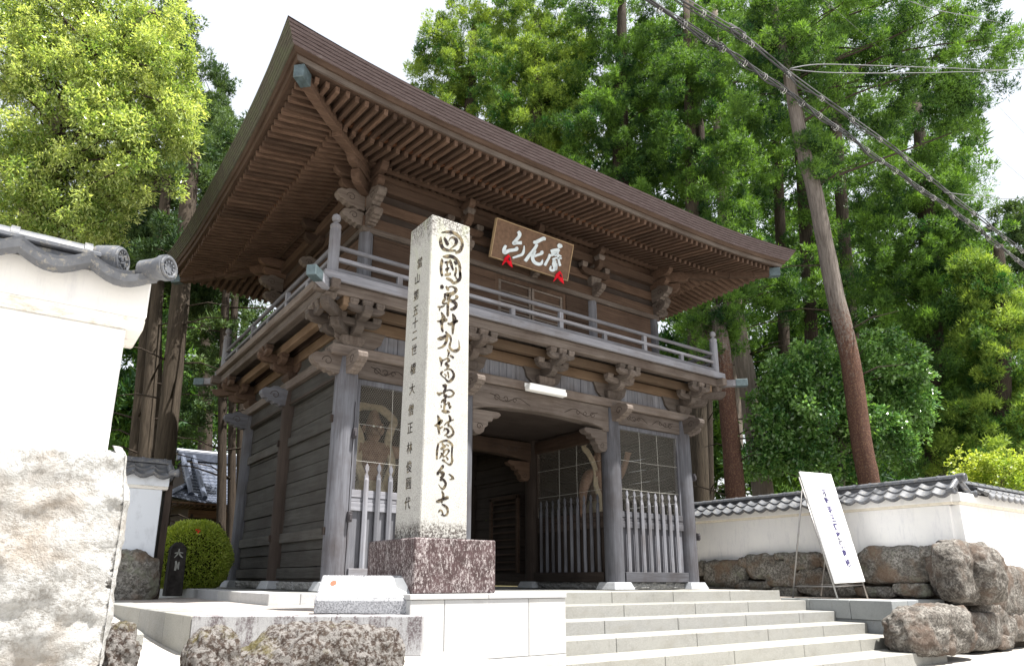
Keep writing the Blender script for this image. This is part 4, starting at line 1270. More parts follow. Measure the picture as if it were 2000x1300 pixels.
# large characters; each line: tile origin in the photograph, then strokes in 13 units per pixel
CH = [((840, 440), [
    [(290, 180, 14), (430, 165, 30), (560, 180, 38), (680, 240, 38), (780, 350, 36), (815, 460, 36), (800, 570, 42), (740, 660, 42), (640, 690, 30)],
    [(275, 290, 14), (265, 390, 40), (285, 500, 44), (340, 590, 40), (440, 630, 34), (560, 640, 28), (650, 640, 20)],
    [(355, 300, 14), (390, 370, 34), (440, 470, 40), (470, 500, 24)],
    [(470, 400, 6), (520, 320, 16), (590, 310, 30), (660, 370, 40), (660, 450, 42), (600, 530, 22), (510, 590, 10)],
    [(320, 790, 12), (420, 790, 44), (540, 790, 44), (650, 850, 38), (720, 940, 36), (755, 1060, 34), (755, 1180, 28), (755, 1300, 26)],
    [(295, 840, 12), (300, 920, 40), (280, 1040, 34), (285, 1180, 34), (310, 1290, 28)],
    [(360, 935, 12), (430, 940, 36), (480, 930, 24)], [(500, 870, 24), (530, 960, 34), (560, 1060, 28), (590, 1140, 24)],
    [(430, 980, 24), (440, 1060, 16), (440, 1110, 60), (470, 1120, 20)], [(435, 1150, 20), (435, 1210, 14)], [(370, 1250, 26), (450, 1250, 34), (530, 1220, 26)],
    [(600, 910, 14), (640, 950, 30), (670, 1000, 24)], [(650, 1060, 16), (660, 1150, 26), (640, 1220, 30), (620, 1290, 16)]]),
    ((840, 530), [
        [(755, 0, 26), (770, 90, 30), (750, 190, 40), (680, 260, 34), (600, 290, 30), (540, 230, 32), (470, 190, 34), (400, 165, 16)],
        [(640, 80, 14), (660, 160, 16), (700, 210, 14)],
        [(290, 340, 30), (300, 400, 48), (300, 440, 30)], [(400, 370, 14), (440, 430, 34), (480, 480, 14)], [(470, 400, 20), (560, 380, 14), (640, 430, 34), (655, 490, 40), (560, 560, 44), (440, 580, 46), (350, 590, 26)],
        [(360, 620, 20), (380, 690, 30), (330, 770, 34), (360, 820, 24), (430, 790, 20)], [(430, 600, 40), (500, 630, 36), (450, 700, 30), (540, 740, 36), (630, 790, 40), (660, 870, 40), (600, 940, 42), (510, 960, 24)],
        [(470, 760, 24), (450, 860, 34), (450, 960, 32), (450, 1080, 34), (450, 1140, 20)], [(640, 610, 20), (690, 650, 34), (630, 710, 22), (560, 750, 12)],
        [(190, 890, 12), (270, 900, 24), (370, 870, 12)], [(240, 920, 16), (240, 990, 16)]]),
    ((840, 610), [
        [(280, -10, 14), (320, 70, 34), (340, 140, 54), (300, 230, 50), (300, 330, 30), (305, 420, 32), (330, 495, 20)], [(175, 215, 10), (260, 220, 30), (360, 200, 40), (440, 180, 28)],
        [(560, 30, 12), (600, 100, 40), (620, 200, 54), (590, 300, 40), (580, 420, 32), (575, 545, 22)], [(440, 275, 12), (520, 290, 36), (620, 240, 40), (710, 210, 26)],
        [(180, 665, 10), (250, 660, 46), (330, 640, 46), (410, 590, 34), (420, 680, 36), (390, 780, 36), (310, 870, 26), (190, 910, 10)],
        [(390, 480, 16), (440, 550, 30), (510, 620, 26), (530, 700, 22), (500, 810, 28), (500, 890, 26), (570, 960, 28), (660, 970, 40), (730, 920, 32), (740, 830, 14), (725, 700, 4)]]),
    ((840, 680), [
        [(435, 20, 10), (475, 90, 28), (465, 160, 20), (450, 210, 20)], [(240, 220, 16), (280, 300, 38), (290, 370, 26), (280, 460, 8)], [(290, 320, 20), (370, 280, 16), (440, 250, 20), (470, 300, 40), (510, 320, 14)],
        [(500, 175, 18), (560, 210, 26), (600, 245, 18)], [(470, 330, 22), (390, 390, 24), (460, 440, 36), (420, 490, 16)],
        [(360, 555, 12), (450, 520, 18), (530, 540, 20), (590, 620, 26), (600, 700, 34), (550, 790, 38), (460, 840, 30), (380, 760, 12), (300, 690, 12), (280, 630, 30), (330, 580, 20)],
        [(440, 590, 18), (465, 660, 18), (470, 750, 14)], [(360, 650, 10), (410, 680, 12), (380, 740, 12)],
        [(310, 930, 14), (380, 950, 52), (430, 960, 30)], [(400, 990, 24), (370, 1080, 36), (330, 1150, 30)], [(170, 1110, 10), (230, 1160, 34), (300, 1120, 20)],
        [(400, 1080, 14), (490, 1050, 18), (570, 1090, 24), (600, 1150, 24), (540, 1210, 22), (440, 1230, 20)], [(340, 1190, 30), (400, 1200, 40), (390, 1260, 24)]]),
    ((830, 740), [
        [(520, 470, 20), (500, 540, 46), (500, 620, 24), (490, 700, 28), (490, 770, 20)], [(410, 590, 14), (440, 550, 26), (480, 510, 20)], [(405, 650, 8), (415, 720, 18)], [(560, 600, 14), (600, 610, 34), (620, 680, 20), (640, 700, 34), (610, 745, 10)],
        [(510, 660, 14), (550, 620, 14)], [(420, 790, 16), (500, 820, 38), (580, 825, 36), (630, 840, 14)],
        [(315, 910, 10), (350, 990, 34), (360, 1080, 40), (340, 1180, 34), (350, 1290, 28), (365, 1390, 26)], [(240, 1165, 10), (310, 1160, 40), (390, 1090, 44), (440, 1030, 28)], [(370, 1250, 24), (450, 1200, 18)],
        [(600, 910, 12), (640, 980, 32), (620, 1060, 24), (540, 1110, 16), (490, 1170, 10)], [(600, 1090, 20), (680, 1040, 16), (735, 1025, 14)],
        [(600, 1100, 22), (595, 1170, 24), (660, 1210, 22), (710, 1300, 24), (715, 1380, 30), (660, 1440, 30), (600, 1470, 26), (540, 1430, 12)], [(490, 1230, 10), (480, 1310, 16)], [(500, 1250, 20), (570, 1270, 26), (590, 1330, 34), (550, 1390, 20), (490, 1430, 10)]]),
    ((830, 850), [
        [(370, 165, 14), (450, 140, 24), (540, 125, 26), (620, 160, 26), (690, 240, 26), (685, 360, 22), (680, 500, 22), (690, 620, 28), (670, 700, 30), (620, 735, 24), (560, 700, 10), (490, 650, 14)],
        [(345, 190, 22), (320, 300, 28), (305, 420, 26), (300, 520, 24), (305, 600, 22)], [(440, 180, 12), (460, 230, 24), (510, 270, 24), (430, 320, 34), (400, 350, 16)], [(540, 220, 10), (590, 250, 18), (605, 270, 10)],
        [(470, 350, 22), (480, 420, 24), (420, 500, 24), (370, 575, 12)], [(400, 430, 14), (450, 490, 20), (480, 550, 22)], [(500, 370, 18), (570, 345, 20), (610, 390, 22), (560, 470, 16), (500, 530, 14)], [(540, 530, 12), (570, 580, 20), (590, 620, 16)], [(430, 610, 16), (480, 630, 30), (510, 620, 14)],
        [(460, 745, 24), (440, 800, 40), (380, 870, 26), (330, 950, 36), (320, 1000, 24)], [(380, 920, 24), (450, 950, 46), (450, 1020, 40), (390, 1080, 26)],
        [(380, 1130, 26), (450, 1110, 30), (510, 1170, 30), (525, 1240, 30), (490, 1310, 34), (440, 1350, 22), (380, 1290, 8), (345, 1230, 4)], [(600, 970, 8), (670, 1020, 24), (710, 1080, 34), (740, 1100, 10)], [(620, 1110, 5), (690, 1100, 20)]]),
    ((830, 920), [
        [(425, 495, 14), (460, 570, 28), (460, 650, 30), (430, 730, 26), (430, 800, 16)], [(280, 760, 16), (340, 750, 40), (440, 710, 38), (540, 670, 40), (600, 660, 34)],
        [(430, 830, 16), (490, 860, 26), (560, 920, 30), (580, 1010, 26), (550, 1090, 26), (470, 1120, 16), (450, 1060, 18), (430, 1000, 18), (380, 980, 20), (345, 1030, 18)], [(400, 1090, 8), (440, 1110, 12)]])]
ins = MB()
for (ox, oy), sts in CH:
    for st in sts: brush(ins, st, lambda x, y: P(ox + x / 13, oy + y / 13, Y=YF), Vector((0, -1, 0)), .003)
ins.build('large_inscription', carve_m, mon)


def text_mesh(txt, size, origin, U, V, name, mat, parent, thick=.002, xs=1.0, shear=0.0, bold=0.0):
    cu = bpy.data.curves.new('txt', 'FONT'); cu.body = txt; cu.size = size; cu.align_x = 'CENTER'; cu.align_y = 'CENTER'; cu.resolution_u = 2
    cu.extrude = thick; cu.offset = bold
    to = bpy.data.objects.new('txt', cu); COL.objects.link(to)
    dg = bpy.context.evaluated_depsgraph_get(); dg.update()
    me = bpy.data.meshes.new_from_object(to.evaluated_get(dg))
    bpy.data.objects.remove(to)
    U = Vector(U).normalized(); V = Vector(V).normalized(); N = U.cross(V); off = origin_of(parent) if parent else Vector()
    Ov = Vector(origin) - off
    for v in me.vertices: c = v.co.copy(); v.co = Ov + U * (c.x * xs + shear * c.y) + V * c.y + N * c.z
    me.materials.clear(); me.materials.append(mat); me.name = name
    if len(me.vertices) == 0: return None
    o = bpy.data.objects.new(name, me); COL.objects.link(o)
    if parent: o.parent = parent
    return o


side_chars = [('當', 820, 515), ('山', 815, 546), ('第', 813, 578), ('五', 812, 608), ('十', 811, 632), ('二', 810, 656), ('世', 809, 685), ('權', 807, 722), ('大', 805, 761), ('僧', 803, 802), ('正', 801, 837), ('林', 800, 876), ('俊', 799, 913), ('圓', 798, 945), ('代', 796, 984)]
def sx(z): return xl0 + (xl1 - xl0) * (z - z0_) / (z1_ - z0_) 
for chh, px, py in side_chars:
    q = P(px, py, X=xl0)
    q = P(px, py, X=sx(q.z))
    q.x -= .001
    text_mesh(chh, .125, q, (0, -1, 0), (0, 0, 1), 'side_character', carve_m, mon, .002, .95)

# ------------------------------------------------------------------ slanted granite sign block
sgn = thing('slanted_stone_sign', 'low speckled granite block with a slanted pale face and small red disc, on the landing', 'stone sign', (-1.2, -3.2, -.125))
spk = granite('speckled_granite', (0.36, 0.37, 0.39), (0.46, 0.47, 0.49), (0.08, 0.08, 0.09), 75)
pol = flat('polished_face', (0.80, 0.80, 0.79), .35, .5, nz=.03)
pf0 = P(612, 1198, Z=-.125); pf1 = P(797, 1199, Z=-.125)
U_ = Vector((pf1.x - pf0.x, pf1.y - pf0.y, 0)).normalized(); Wd = (Vector((pf1.x, pf1.y, 0)) - Vector((pf0.x, pf0.y, 0))).length
B_k = Vector((-U_.y, U_.x, 0))
O_ = Vector((pf0.x, pf0.y, -.124))
Dp, h0, h1 = .235, .112, .318
def sp_(u, v, z): return O_ + U_ * u + B_k * v + Vector((0, 0, z))
vs = []
for u in (0, Wd): vs += [sp_(u, 0, 0), sp_(u, Dp, 0), sp_(u, Dp, h1), sp_(u, Dp - .03, h1), sp_(u, 0, h0)]
MB().add(vs, [(0, 1, 2, 3, 4), (9, 8, 7, 6, 5), (0, 4, 9, 5), (4, 3, 8, 9), (3, 2, 7, 8), (2, 1, 6, 7), (1, 0, 5, 6)]).build('block', spk, sgn, bevel=.006)
sl_ = Vector((0, 0, h1 - h0)) + B_k * (Dp - .03); sln = sl_.length; slu = sl_.normalized(); sn = U_.cross(slu)
def fc(u, v, dz): return O_ + Vector((0, 0, h0)) + U_ * u + slu * v + sn * dz
vs = [fc(.03, .03, .001), fc(Wd - .03, .03, .001), fc(Wd - .03, sln - .03, .001), fc(.03, sln - .03, .001), fc(.03, .03, .005), fc(Wd - .03, .03, .005), fc(Wd - .03, sln - .03, .005), fc(.03, sln - .03, .005)]
fp = MB().add(vs, [(0, 1, 2, 3), (4, 5, 6, 7), (0, 1, 5, 4), (1, 2, 6, 5), (2, 3, 7, 6), (3, 0, 4, 7)]).build('polished_panel', pol, sgn)
vs = [fc(.12 + .030 * math.cos(a * .2618), sln - .10 + .034 * math.sin(a * .2618), .007) for a in range(24)]
MB().add(vs + [v - sn * .002 for v in vs], [tuple(range(24)), tuple(range(24, 48))] + [(i, (i + 1) % 24, 24 + (i + 1) % 24, 24 + i) for i in range(24)]).build('red_disc', flat('red_disc', (0.80, 0.10, 0.06), .5), sgn)

# ------------------------------------------------------------------ leaning sign board
brd = thing('standing_sign', 'tall white leaning notice board with dark vertical lettering on a metal A-frame', 'sign board', (8.1, -2.6, -.13))
b0, b1 = P(1632, 1138, Y=-2.62), P(1690, 1135, Y=-2.62)
t0, t1 = P(1562, 920, Y=-2.05), P(1623, 925, Y=-2.05)
metal = flat('grey_steel', (0.32, 0.31, 0.30), .4, .5, .6)
nrm_ = (b1 - b0).cross(t0 - b0).normalized()
if nrm_.y > 0: nrm_ = -nrm_
MB().add([b0, b1, t1, t0] + [p - nrm_ * .03 for p in (b0, b1, t1, t0)], [(0, 1, 2, 3), (7, 6, 5, 4), (0, 4, 5, 1), (1, 5, 6, 2), (2, 6, 7, 3), (3, 7, 4, 0)]).build('board', flat('white_board', (0.86, 0.86, 0.86), .4, .4, nz=.02), brd, bevel=.004)
f0 = b0 + (b0 - t0) * .16; f1 = b1 + (b1 - t1) * .16
for a, b in ((f0, t0), (f1, t1)): MB().tube([a - nrm_ * .05, a.lerp(b, .96) - nrm_ * .05], .014, 8).build('leg', metal, brd, smooth=True)
k0 = P(1553, 1167, Z=-.125); k0 = Vector((7.78, -1.78, -.125)); k1 = k0 + (f1 - f0) * .95
tp0, tp1 = t0.lerp(b0, .15) - nrm_ * .05, t1.lerp(b1, .15) - nrm_ * .05
for a, b in ((k0, tp0), (k1, tp1)): MB().tube([a, b], .014, 8).build('leg', metal, brd, smooth=True)
mids = [f0.lerp(t0, .12) - nrm_ * .05, f1.lerp(t1, .12) - nrm_ * .05]
mk = [k0.lerp(tp0, .1), k1.lerp(tp1, .1)]
mb = MB(); mb.tube([mids[0], mids[1]], .011, 6).tube([mk[0], mk[1]], .011, 6).tube([mids[0], mk[0]], .009, 6).tube([mids[1], mk[1]], .009, 6); mb.build('cross_bar', metal, brd, smooth=True)
ink = flat('blue_black_ink', (0.035, 0.03, 0.10), .7)
inkl = flat('faint_ink', (0.30, 0.33, 0.48), .7)
Ub = (b1 - b0).normalized(); Vb = (t0 - b0) - Ub * (t0 - b0).dot(Ub); Hb = Vb.length; Vb.normalize(); Wb = (b1 - b0).length
Db = (t0 - b0) / Hb
for k, chh in enumerate('不動明王護摩供奉修'):
    q = b0 + Ub * (Wb * .62) + Db * (Hb * (.80 - .080 * k)) + nrm_ * .004
    text_mesh(chh, .150, q, Ub, Vb, 'lettering', ink, brd, .001, bold=.005)
# the small columns are too faint in the photograph to read: pale worn ink marks only
rb = random.Random(8)
for (fx, y0_, n_) in ((.40, .55, 10), (.18, .66, 12), (.82, .80, 7)):
    m_ = MB()
    for k in range(n_):
        for _ in range(3):
            c_ = b0 + Ub * (Wb * fx + rb.uniform(-.012, .012)) + Db * (Hb * (y0_ - .045 * k) + rb.uniform(-.014, .014)) + nrm_ * .004
            m_.beam(c_ - Ub * rb.uniform(.004, .014) - Vb * rb.uniform(-.01, .01), c_ + Ub * rb.uniform(.004, .014) + Vb * .001, .005, .002, tuple(nrm_))
    m_.build('faint_lettering', inkl, brd)

# ================================================================== ROCKS
def rockmat(name, a, b, c, sp=10, red=None, moss=None, bump=.8, fine=70, dist=.03):
    M = NM(name, .95, .15)
    co = M.co(); n1 = M.noise(co, sp, 8, .72, .3); n2 = M.noise(co, 2.0, 4, .6); n3 = M.noise(co, fine, 4, .75)
    col = M.mix(M.ramp(n1, [(.38, 0), (.6, 1)]), a, b)
    col = M.mix(M.ramp(n3, [(.44, 0), (.56, .75)]), col, c)
    if red: col = M.mix(M.ramp(n2, [(.48, 0), (.62, .75)]), col, red)
    if moss: col = M.mix(M.ramp(M.noise(M.co(), 3.1, 5, .7), [(.55, 0), (.66, .8)]), col, moss)
    M.bump(M.math('ADD', n1, M.math('MULTIPLY', n3, .35)), bump, dist)
    return M.color(col)


rk_wall = rockmat('wall_rock', (0.13, 0.12, 0.105), (0.31, 0.30, 0.275), (0.06, 0.055, 0.048), 5, (0.16, 0.11, 0.075), (0.19, 0.20, 0.15), 1.0, 26, .04)
rk_big = rockmat('pale_rock', (0.24, 0.23, 0.215), (0.38, 0.38, 0.37), (0.46, 0.46, 0.455), 7, (0.27, 0.225, 0.18), None, 1.0, 34, .03)
rk_brown = rockmat('lichen_rock', (0.030, 0.020, 0.017), (0.075, 0.058, 0.048), (0.26, 0.25, 0.24), 14, None, (0.10, 0.085, 0.03), 1.0, 30, .04)
rk_dark = rockmat('dark_boulder', (0.095, 0.083, 0.073), (0.29, 0.275, 0.25), (0.045, 0.040, 0.036), 6, (0.105, 0.075, 0.058), None, 1.0, 24, .05)


def rock(name, c, h, seed, mat, parent=None, sub=4, amp=.12, n=4.5, fine=.03, rot=0.0, cut=14):
    bm = bmesh.new(); bmesh.ops.create_icosphere(bm, subdivisions=sub, radius=1)
    c = Vector(c); off = origin_of(parent) if parent else c
    rp = random.Random(seed * 13 + 5)
    cuts = []
    for _ in range(cut):
        nn = Vector((rp.gauss(0, 1), rp.gauss(0, 1), rp.gauss(0, 1))).normalized(); cuts.append((nn, rp.uniform(.74, .92)))
    for v in bm.verts:
        d = v.co.normalized()
        k = (abs(d.x) ** n + abs(d.y) ** n + abs(d.z) ** n) ** (1 / n)
        p = d / k
        for nn, dd in cuts:
            ex = p.dot(nn) - dd * (abs(nn.x) + abs(nn.y) + abs(nn.z)) ** .75
            if ex > 0: p = p - nn * ex * .93
        q = Vector((p.x * h[0], p.y * h[1], p.z * h[2]))
        s = seed * 7.31; m_ = min(h)
        a = noise.noise(q / m_ * .8 + Vector((s, 0, 0))) * amp * m_ * 1.6 + noise.noise(q / m_ * 2.1 + Vector((0, s, 0))) * amp * m_ * .8
        rdg = abs(noise.noise(q * 4.0 + Vector((s, s, 0))))
        a += -rdg * fine * 1.6 + noise.fractal(q * 12 + Vector((0, 0, s)), .9, 2.0, 4) * fine
        q = q + d * a
        if rot: q = Matrix.Rotation(rot, 3, 'Z') @ q
        v.co = q + c - off
    me = bpy.data.meshes.new(name); bm.to_mesh(me); bm.free()
    me.polygons.foreach_set('use_smooth', [True] * len(me.polygons)); me.materials.append(mat)
    o = bpy.data.objects.new(name, me); COL.objects.link(o)
    if parent: o.parent = parent
    else: o.location = c
    return o


# ================================================================== PLASTER WALLS WITH TILED COPING
plaster = NM('white_plaster', .9, .15)
_n = plaster.noise(plaster.co(), 2.0, 5, .7); _n2 = plaster.noise(plaster.co((3, 3, .6)), 3.0, 6, .75)
_c = plaster.mix(plaster.ramp(_n, [(.35, 0), (.7, 1)]), (0.80, 0.80, 0.79), (0.74, 0.74, 0.75))
plaster.bump(plaster.noise(plaster.co(), 25, 4, .6), .15, .01)
_c = plaster.mix(plaster.ramp(plaster.noise(plaster.co((7, 7, .5)), 2.2, 6, .8), [(.56, 0), (.76, .3)]), _c, (0.56, 0.56, 0.56))
plaster = plaster.color(plaster.mix(plaster.ramp(_n2, [(.52, 0), (.75, .5)]), _c, (0.48, 0.49, 0.54)))
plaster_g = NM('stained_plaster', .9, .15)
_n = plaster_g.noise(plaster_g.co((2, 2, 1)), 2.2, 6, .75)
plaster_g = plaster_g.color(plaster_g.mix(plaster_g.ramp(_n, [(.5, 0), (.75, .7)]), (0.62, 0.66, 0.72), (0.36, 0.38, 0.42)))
cor_m = NM('stained_cornice', .9, .1)
_n = cor_m.noise(cor_m.co((2, 2, 9)), 4, 6, .8)
cor_m = cor_m.color(cor_m.mix(cor_m.ramp(_n, [(.50, 0), (.72, .9)]), (0.74, 0.73, 0.70), (0.36, 0.30, 0.23)))
trimm = flat('coping_plaster', (0.66, 0.62, 0.54), .9, .1, nz=.12)
tile_m = NM('grey_roof_tile', .42, .5)
_n = tile_m.noise(tile_m.co(), 9, 6, .7); _n2 = tile_m.noise(tile_m.co(), 60, 3, .8)
_c = tile_m.mix(tile_m.ramp(_n, [(.3, 0), (.7, 1)]), (0.050, 0.054, 0.064), (0.125, 0.132, 0.148))
tile_m.bump(_n2, .2, .004)
tile_m = tile_m.color(tile_m.mix(tile_m.ramp(tile_m.noise(tile_m.co(), 22, 5, .8), [(.54, 0), (.64, .8)]), _c, (0.24, 0.22, 0.18)))
dirt_m = flat('mossy_mortar', (0.05, 0.042, 0.034), .95, .05, nz=.5)


def coping(parent, p0, A, L, N, ze, half, tw=.27, ovh=.30, zr=.30, sides=(1, -1), caps=(True, True), end_eaves=(True, True), es=(1, -1), rs_=0.0, cl=1.0, turn=0.0):
    """tiles over a wall: p0 start of the centre line, A along, N outward, ze eave height"""
    p0 = Vector(p0)
    nt_ = max(1, round(L / tw)); tw = L / nt_
    eo = half + ovh; ro = .07
    for sd_ in sides:
        mb = MB()
        for k in range(nt_):
            for course in (0, 1):
                oa = eo - (.0 if course == 0 else (eo - ro) * .47); ob = (eo - (eo - ro) * .53) if course == 0 else ro
                za = ze + .035 + (eo - oa) / (eo - ro) * (zr - .13) + course * .03; zb = ze + .035 + (eo - ob) / (eo - ro) * (zr - .13) + course * .015
                up, dn, lip = [], [], []
                ns = 8
                for i in range(ns + 1):
                    t = i / ns
                    sag = -.052 * math.sin(math.pi * min(1, t / .9)) + (.012 if t > .9 else 0) + .012 * (1 - t)
                    s = k * tw + t * (tw + .012)
                    base = p0 + A * s
                    up.append(base + N * sd_ * ob + Vector((0, 0, zb + sag)))
                    dn.append(base + N * sd_ * oa + Vector((0, 0, za + sag)))
                    lip.append(base + N * sd_ * (oa - .006) + Vector((0, 0, za + sag - .034)))
                back = [p + Vector((0, 0, -.02)) - N * sd_ * .03 for p in lip]
                mb.grid([up, dn, lip, back])
        mb.build('roof_tiles', tile_m, parent, smooth=True, angle=35)
    mb = MB()
    Lr = L - rs_
    def seg(z0, z1, h, s0=0, s1=None):
        s1 = Lr if s1 is None else s1
        a = p0 + A * s0; b = p0 + A * s1
        mb.add([a - N * h + Vector((0, 0, z0)), b - N * h + Vector((0, 0, z0)), b + N * h + Vector((0, 0, z0)), a + N * h + Vector((0, 0, z0)), a - N * h + Vector((0, 0, z1)), b - N * h + Vector((0, 0, z1)), b + N * h + Vector((0, 0, z1)), a + N * h + Vector((0, 0, z1))],
               [(0, 3, 2, 1), (4, 5, 6, 7), (0, 1, 5, 4), (1, 2, 6, 5), (2, 3, 7, 6), (3, 0, 4, 7)])
    zt = ze + zr
    seg(zt - .14, zt - .075, .085); seg(zt - .07, zt - .045, .11)
    rd = MB()
    k = 0; s = 0
    while s < Lr - .01:
        e = min(Lr, s + .30)
        a = p0 + A * s; b = p0 + A * e; q = []
        z = Vector((0, 0, zt - .045))
        rd.tube([a + z, b + z], .062, 14, True)
        rd.tube([a + z + A * 0, a + z + A * .035], .072, 14, True)
        s = e; k += 1
    mb.build('ridge_base', tile_m, parent, bevel=.005)
    rd.build('ridge_tiles', tile_m, parent, smooth=True, angle=40)
    for flag, s, dr in ((caps[0], 0, -1), (caps[1], Lr, 1)):
        if not flag: continue
        c = p0 + A * s + Vector((0, 0, zt - .045)); dd = (A * dr + N * turn * .8).normalized(); ref = dd.cross(Vector((0, 0, 1))).normalized()
        m = MB().tube([c, c + dd * .10], .075, 24); m.tube([c + dd * .09, c + dd * .112], [.075, .07], 24, True)
        cap = m.build('end_cap', tile_m, parent, smooth=True, angle=35)
        m = MB()
        up_ = Vector((0, 0, 1))
        ring = [c + dd * .113 + (ref * math.cos(t * .2618) + up_ * math.sin(t * .2618)) * .058 for t in range(25)]
        m.tube(ring, .008, 6, False)
        for q in range(3): m.tube([c + dd * .11 + (ref * math.cos(q * 2.094) + up_ * math.sin(q * 2.094)) * .02, c + dd * .125 + (ref * math.cos(q * 2.094) + up_ * math.sin(q * 2.094)) * .02], .013, 8)
        for q in range(12): m.tube([c + dd * .11 + (ref * math.cos(q * .5236) + up_ * math.sin(q * .5236)) * .043, c + dd * .119 + (ref * math.cos(q * .5236) + up_ * math.sin(q * .5236)) * .043], .006, 5)
        m.build('relief', tile_m, cap, smooth=True, angle=50)
    for flag, s, dr in ((end_eaves[0], 0, -1), (end_eaves[1], L, 1)):
        if not flag: continue
        for sd_ in es:
            c = p0 + A * (s - dr * .05) + N * sd_ * (eo - .05) + Vector((0, 0, ze + .045))
            d1 = (A * dr + N * sd_ * (.35 + turn)).normalized()
            m = MB().tube([c, c + d1 * .08 * cl, c + d1 * .10 * cl, c + d1 * (.10 * cl + .015), c + d1 * (.10 * cl + .04)], [.05, .052, .056, .062, .062], 20)
            e = m.build('corner_tile', tile_m, parent, smooth=True, angle=40)
            cc = c + d1 * (.10 * cl + .042); x_ = d1.cross(Vector((0, 0, 1))).normalized(); y_ = x_.cross(d1)
            m = MB().tube([cc + (x_ * math.cos(t * .2618) + y_ * math.sin(t * .2618)) * .046 for t in range(25)], .008, 6, False)
            for q in range(10): m.tube([cc - d1 * .003 + (x_ * math.cos(q * .628) + y_ * math.sin(q * .628)) * .028, cc + d1 * .005 + (x_ * math.cos(q * .628) + y_ * math.sin(q * .628)) * .028], .006, 5)
            m.build('relief', tile_m, e, smooth=True, angle=50)
            m = MB().tube([p0 + A * (s - dr * .02) + N * sd_ * ro + Vector((0, 0, zt - .10)), p0 + A * (s - dr * .02) + N * sd_ * (eo - .05) + Vector((0, 0, ze + .05))], [.05, .055], 12)
            m.build('verge_tile', tile_m, parent, smooth=True, angle=50)


def wall_body(parent, p0, A, L, N, half, zb, ze, mat=plaster, trim=True, band=.16, pr=.06, bat=0.02):
    p0 = Vector(p0)
    def quadbox(name, s0, s1, h0, h1, z0, z1, m):
        a = p0 + A * s0; b = p0 + A * s1; Z = lambda z: Vector((0, 0, z))
        MB().add([a - N * h0 + Z(z0), b - N * h0 + Z(z0), b + N * h0 + Z(z0), a + N * h0 + Z(z0), a - N * h1 + Z(z1), b - N * h1 + Z(z1), b + N * h1 + Z(z1), a + N * h1 + Z(z1)],
                 [(0, 3, 2, 1), (4, 5, 6, 7), (0, 1, 5, 4), (1, 2, 6, 5), (2, 3, 7, 6), (3, 0, 4, 7)]).build(name, m, parent, bevel=.008)
    quadbox('plaster', 0.05, L - .05, half + bat, half, zb, ze - band, mat)
    quadbox('cornice', -.02, L + .02, half + .01, half + pr, ze - band, ze - band + .045, trimm if trim else cor_m)
    quadbox('plaster_band', -.02, L + .02, half + pr, half + pr, ze - band + .046, ze + .035, mat if not trim else plaster)


# right wall: runs back beside the gate, then turns along the street
EX = Vector((1, 0, 0)); EY = Vector((0, 1, 0))
rw = thing('plaster_wall', 'white plaster wall with grey tile coping on a rubble base, right of the gate', 'wall', (9.5, 2, -.13))
wall_body(rw, (9.48, -3.95, 0), EY, 16, -EX, .16, .40, 1.58)
coping(rw, (9.48, -4.05, 0), EY, 16, -EX, 1.58, .16, caps=(True, False), end_eaves=(True, False), ovh=.26, zr=.34)
rs = thing('street_wall', 'white plaster wall with tile coping running along the street at the right edge', 'wall', (12, -3.9, -.9))
wall_body(rs, (9.33, -3.88, 0), EX, 14, -EY, .16, .30, 1.58)
coping(rs, (9.95, -3.88, 0), EX, 13.4, -EY, 1.58, .16, caps=(False, False), end_eaves=(False, False), ovh=.26, zr=.30)


def pxrock(zx0, zy0, zx1, zy1, seed, parent, plane, dep, mat=rk_wall, sc=3.03, ox=1340, oy=880, sub=4, amp=.16, k=.985):
    q = [P(ox + a / sc, oy + b / sc, **plane) for a, b in ((zx0, zy0), (zx1, zy0), (zx1, zy1), (zx0, zy1))]
    c = sum(q, Vector()) / 4
    w_ = (max(v.x for v in q) - min(v.x for v in q)) / 2, (max(v.y for v in q) - min(v.y for v in q)) / 2
    zz = (max(v.z for v in q) - min(v.z for v in q)) / 2
    if 'X' in plane: h = (dep, w_[1] * k, zz * k * .97); c.x += dep - .06
    else: h = (w_[0] * k, dep, zz * k * .97); c.y += dep - .06
    return rock('base_stone', c, h, seed, mat, parent, sub, amp * .6, 5.0, .022)


RK = [(55, 645, 105, 740), (105, 640, 340, 815), (300, 625, 375, 690), (350, 605, 525, 760), (285, 765, 500, 830), (470, 640, 645, 810), (515, 600, 590, 645), (580, 595, 790, 705), (785, 615, 880, 690),
      (650, 690, 860, 870), (850, 680, 1030, 800), (1015, 560, 1420, 790), (1385, 555, 1465, 640), (1225, 780, 1440, 870), (1000, 800, 1235, 870), (830, 790, 1010, 870), (110, 800, 300, 860), (500, 800, 660, 870)]
for i, r_ in enumerate(RK): pxrock(*r_, i + 1, rw, {'X': 9.16}, .16 if i not in (11,) else .2)
for i, (y0, z0) in enumerate([(2.6, .3), (3.4, .25), (4.2, .3), (5.1, .28)]): rock('base_stone', (9.4, y0, z0), (.25, .42, .36), 60 + i, rk_wall, rw, 3)
pxrock(1435, 560, 1800, 915, 33, rw, {'X': 9.10}, .36, rk_dark, sub=5, amp=.18)
pxrock(1640, 530, 1850, 900, 34, rs, {'Y': -4.2}, .28, rk_dark, sub=5, amp=.22)
for i, r_ in enumerate([(1790, 670, 2080, 990), (1700, 930, 1850, 1190), (1800, 880, 1960, 1165), (1930, 940, 2120, 1120), (1840, 1080, 1930, 1180), (2050, 670, 2400, 900), (2080, 880, 2400, 1080)]): pxrock(*r_, 41 + i, rs, {'Y': -4.12}, .3, rk_dark)
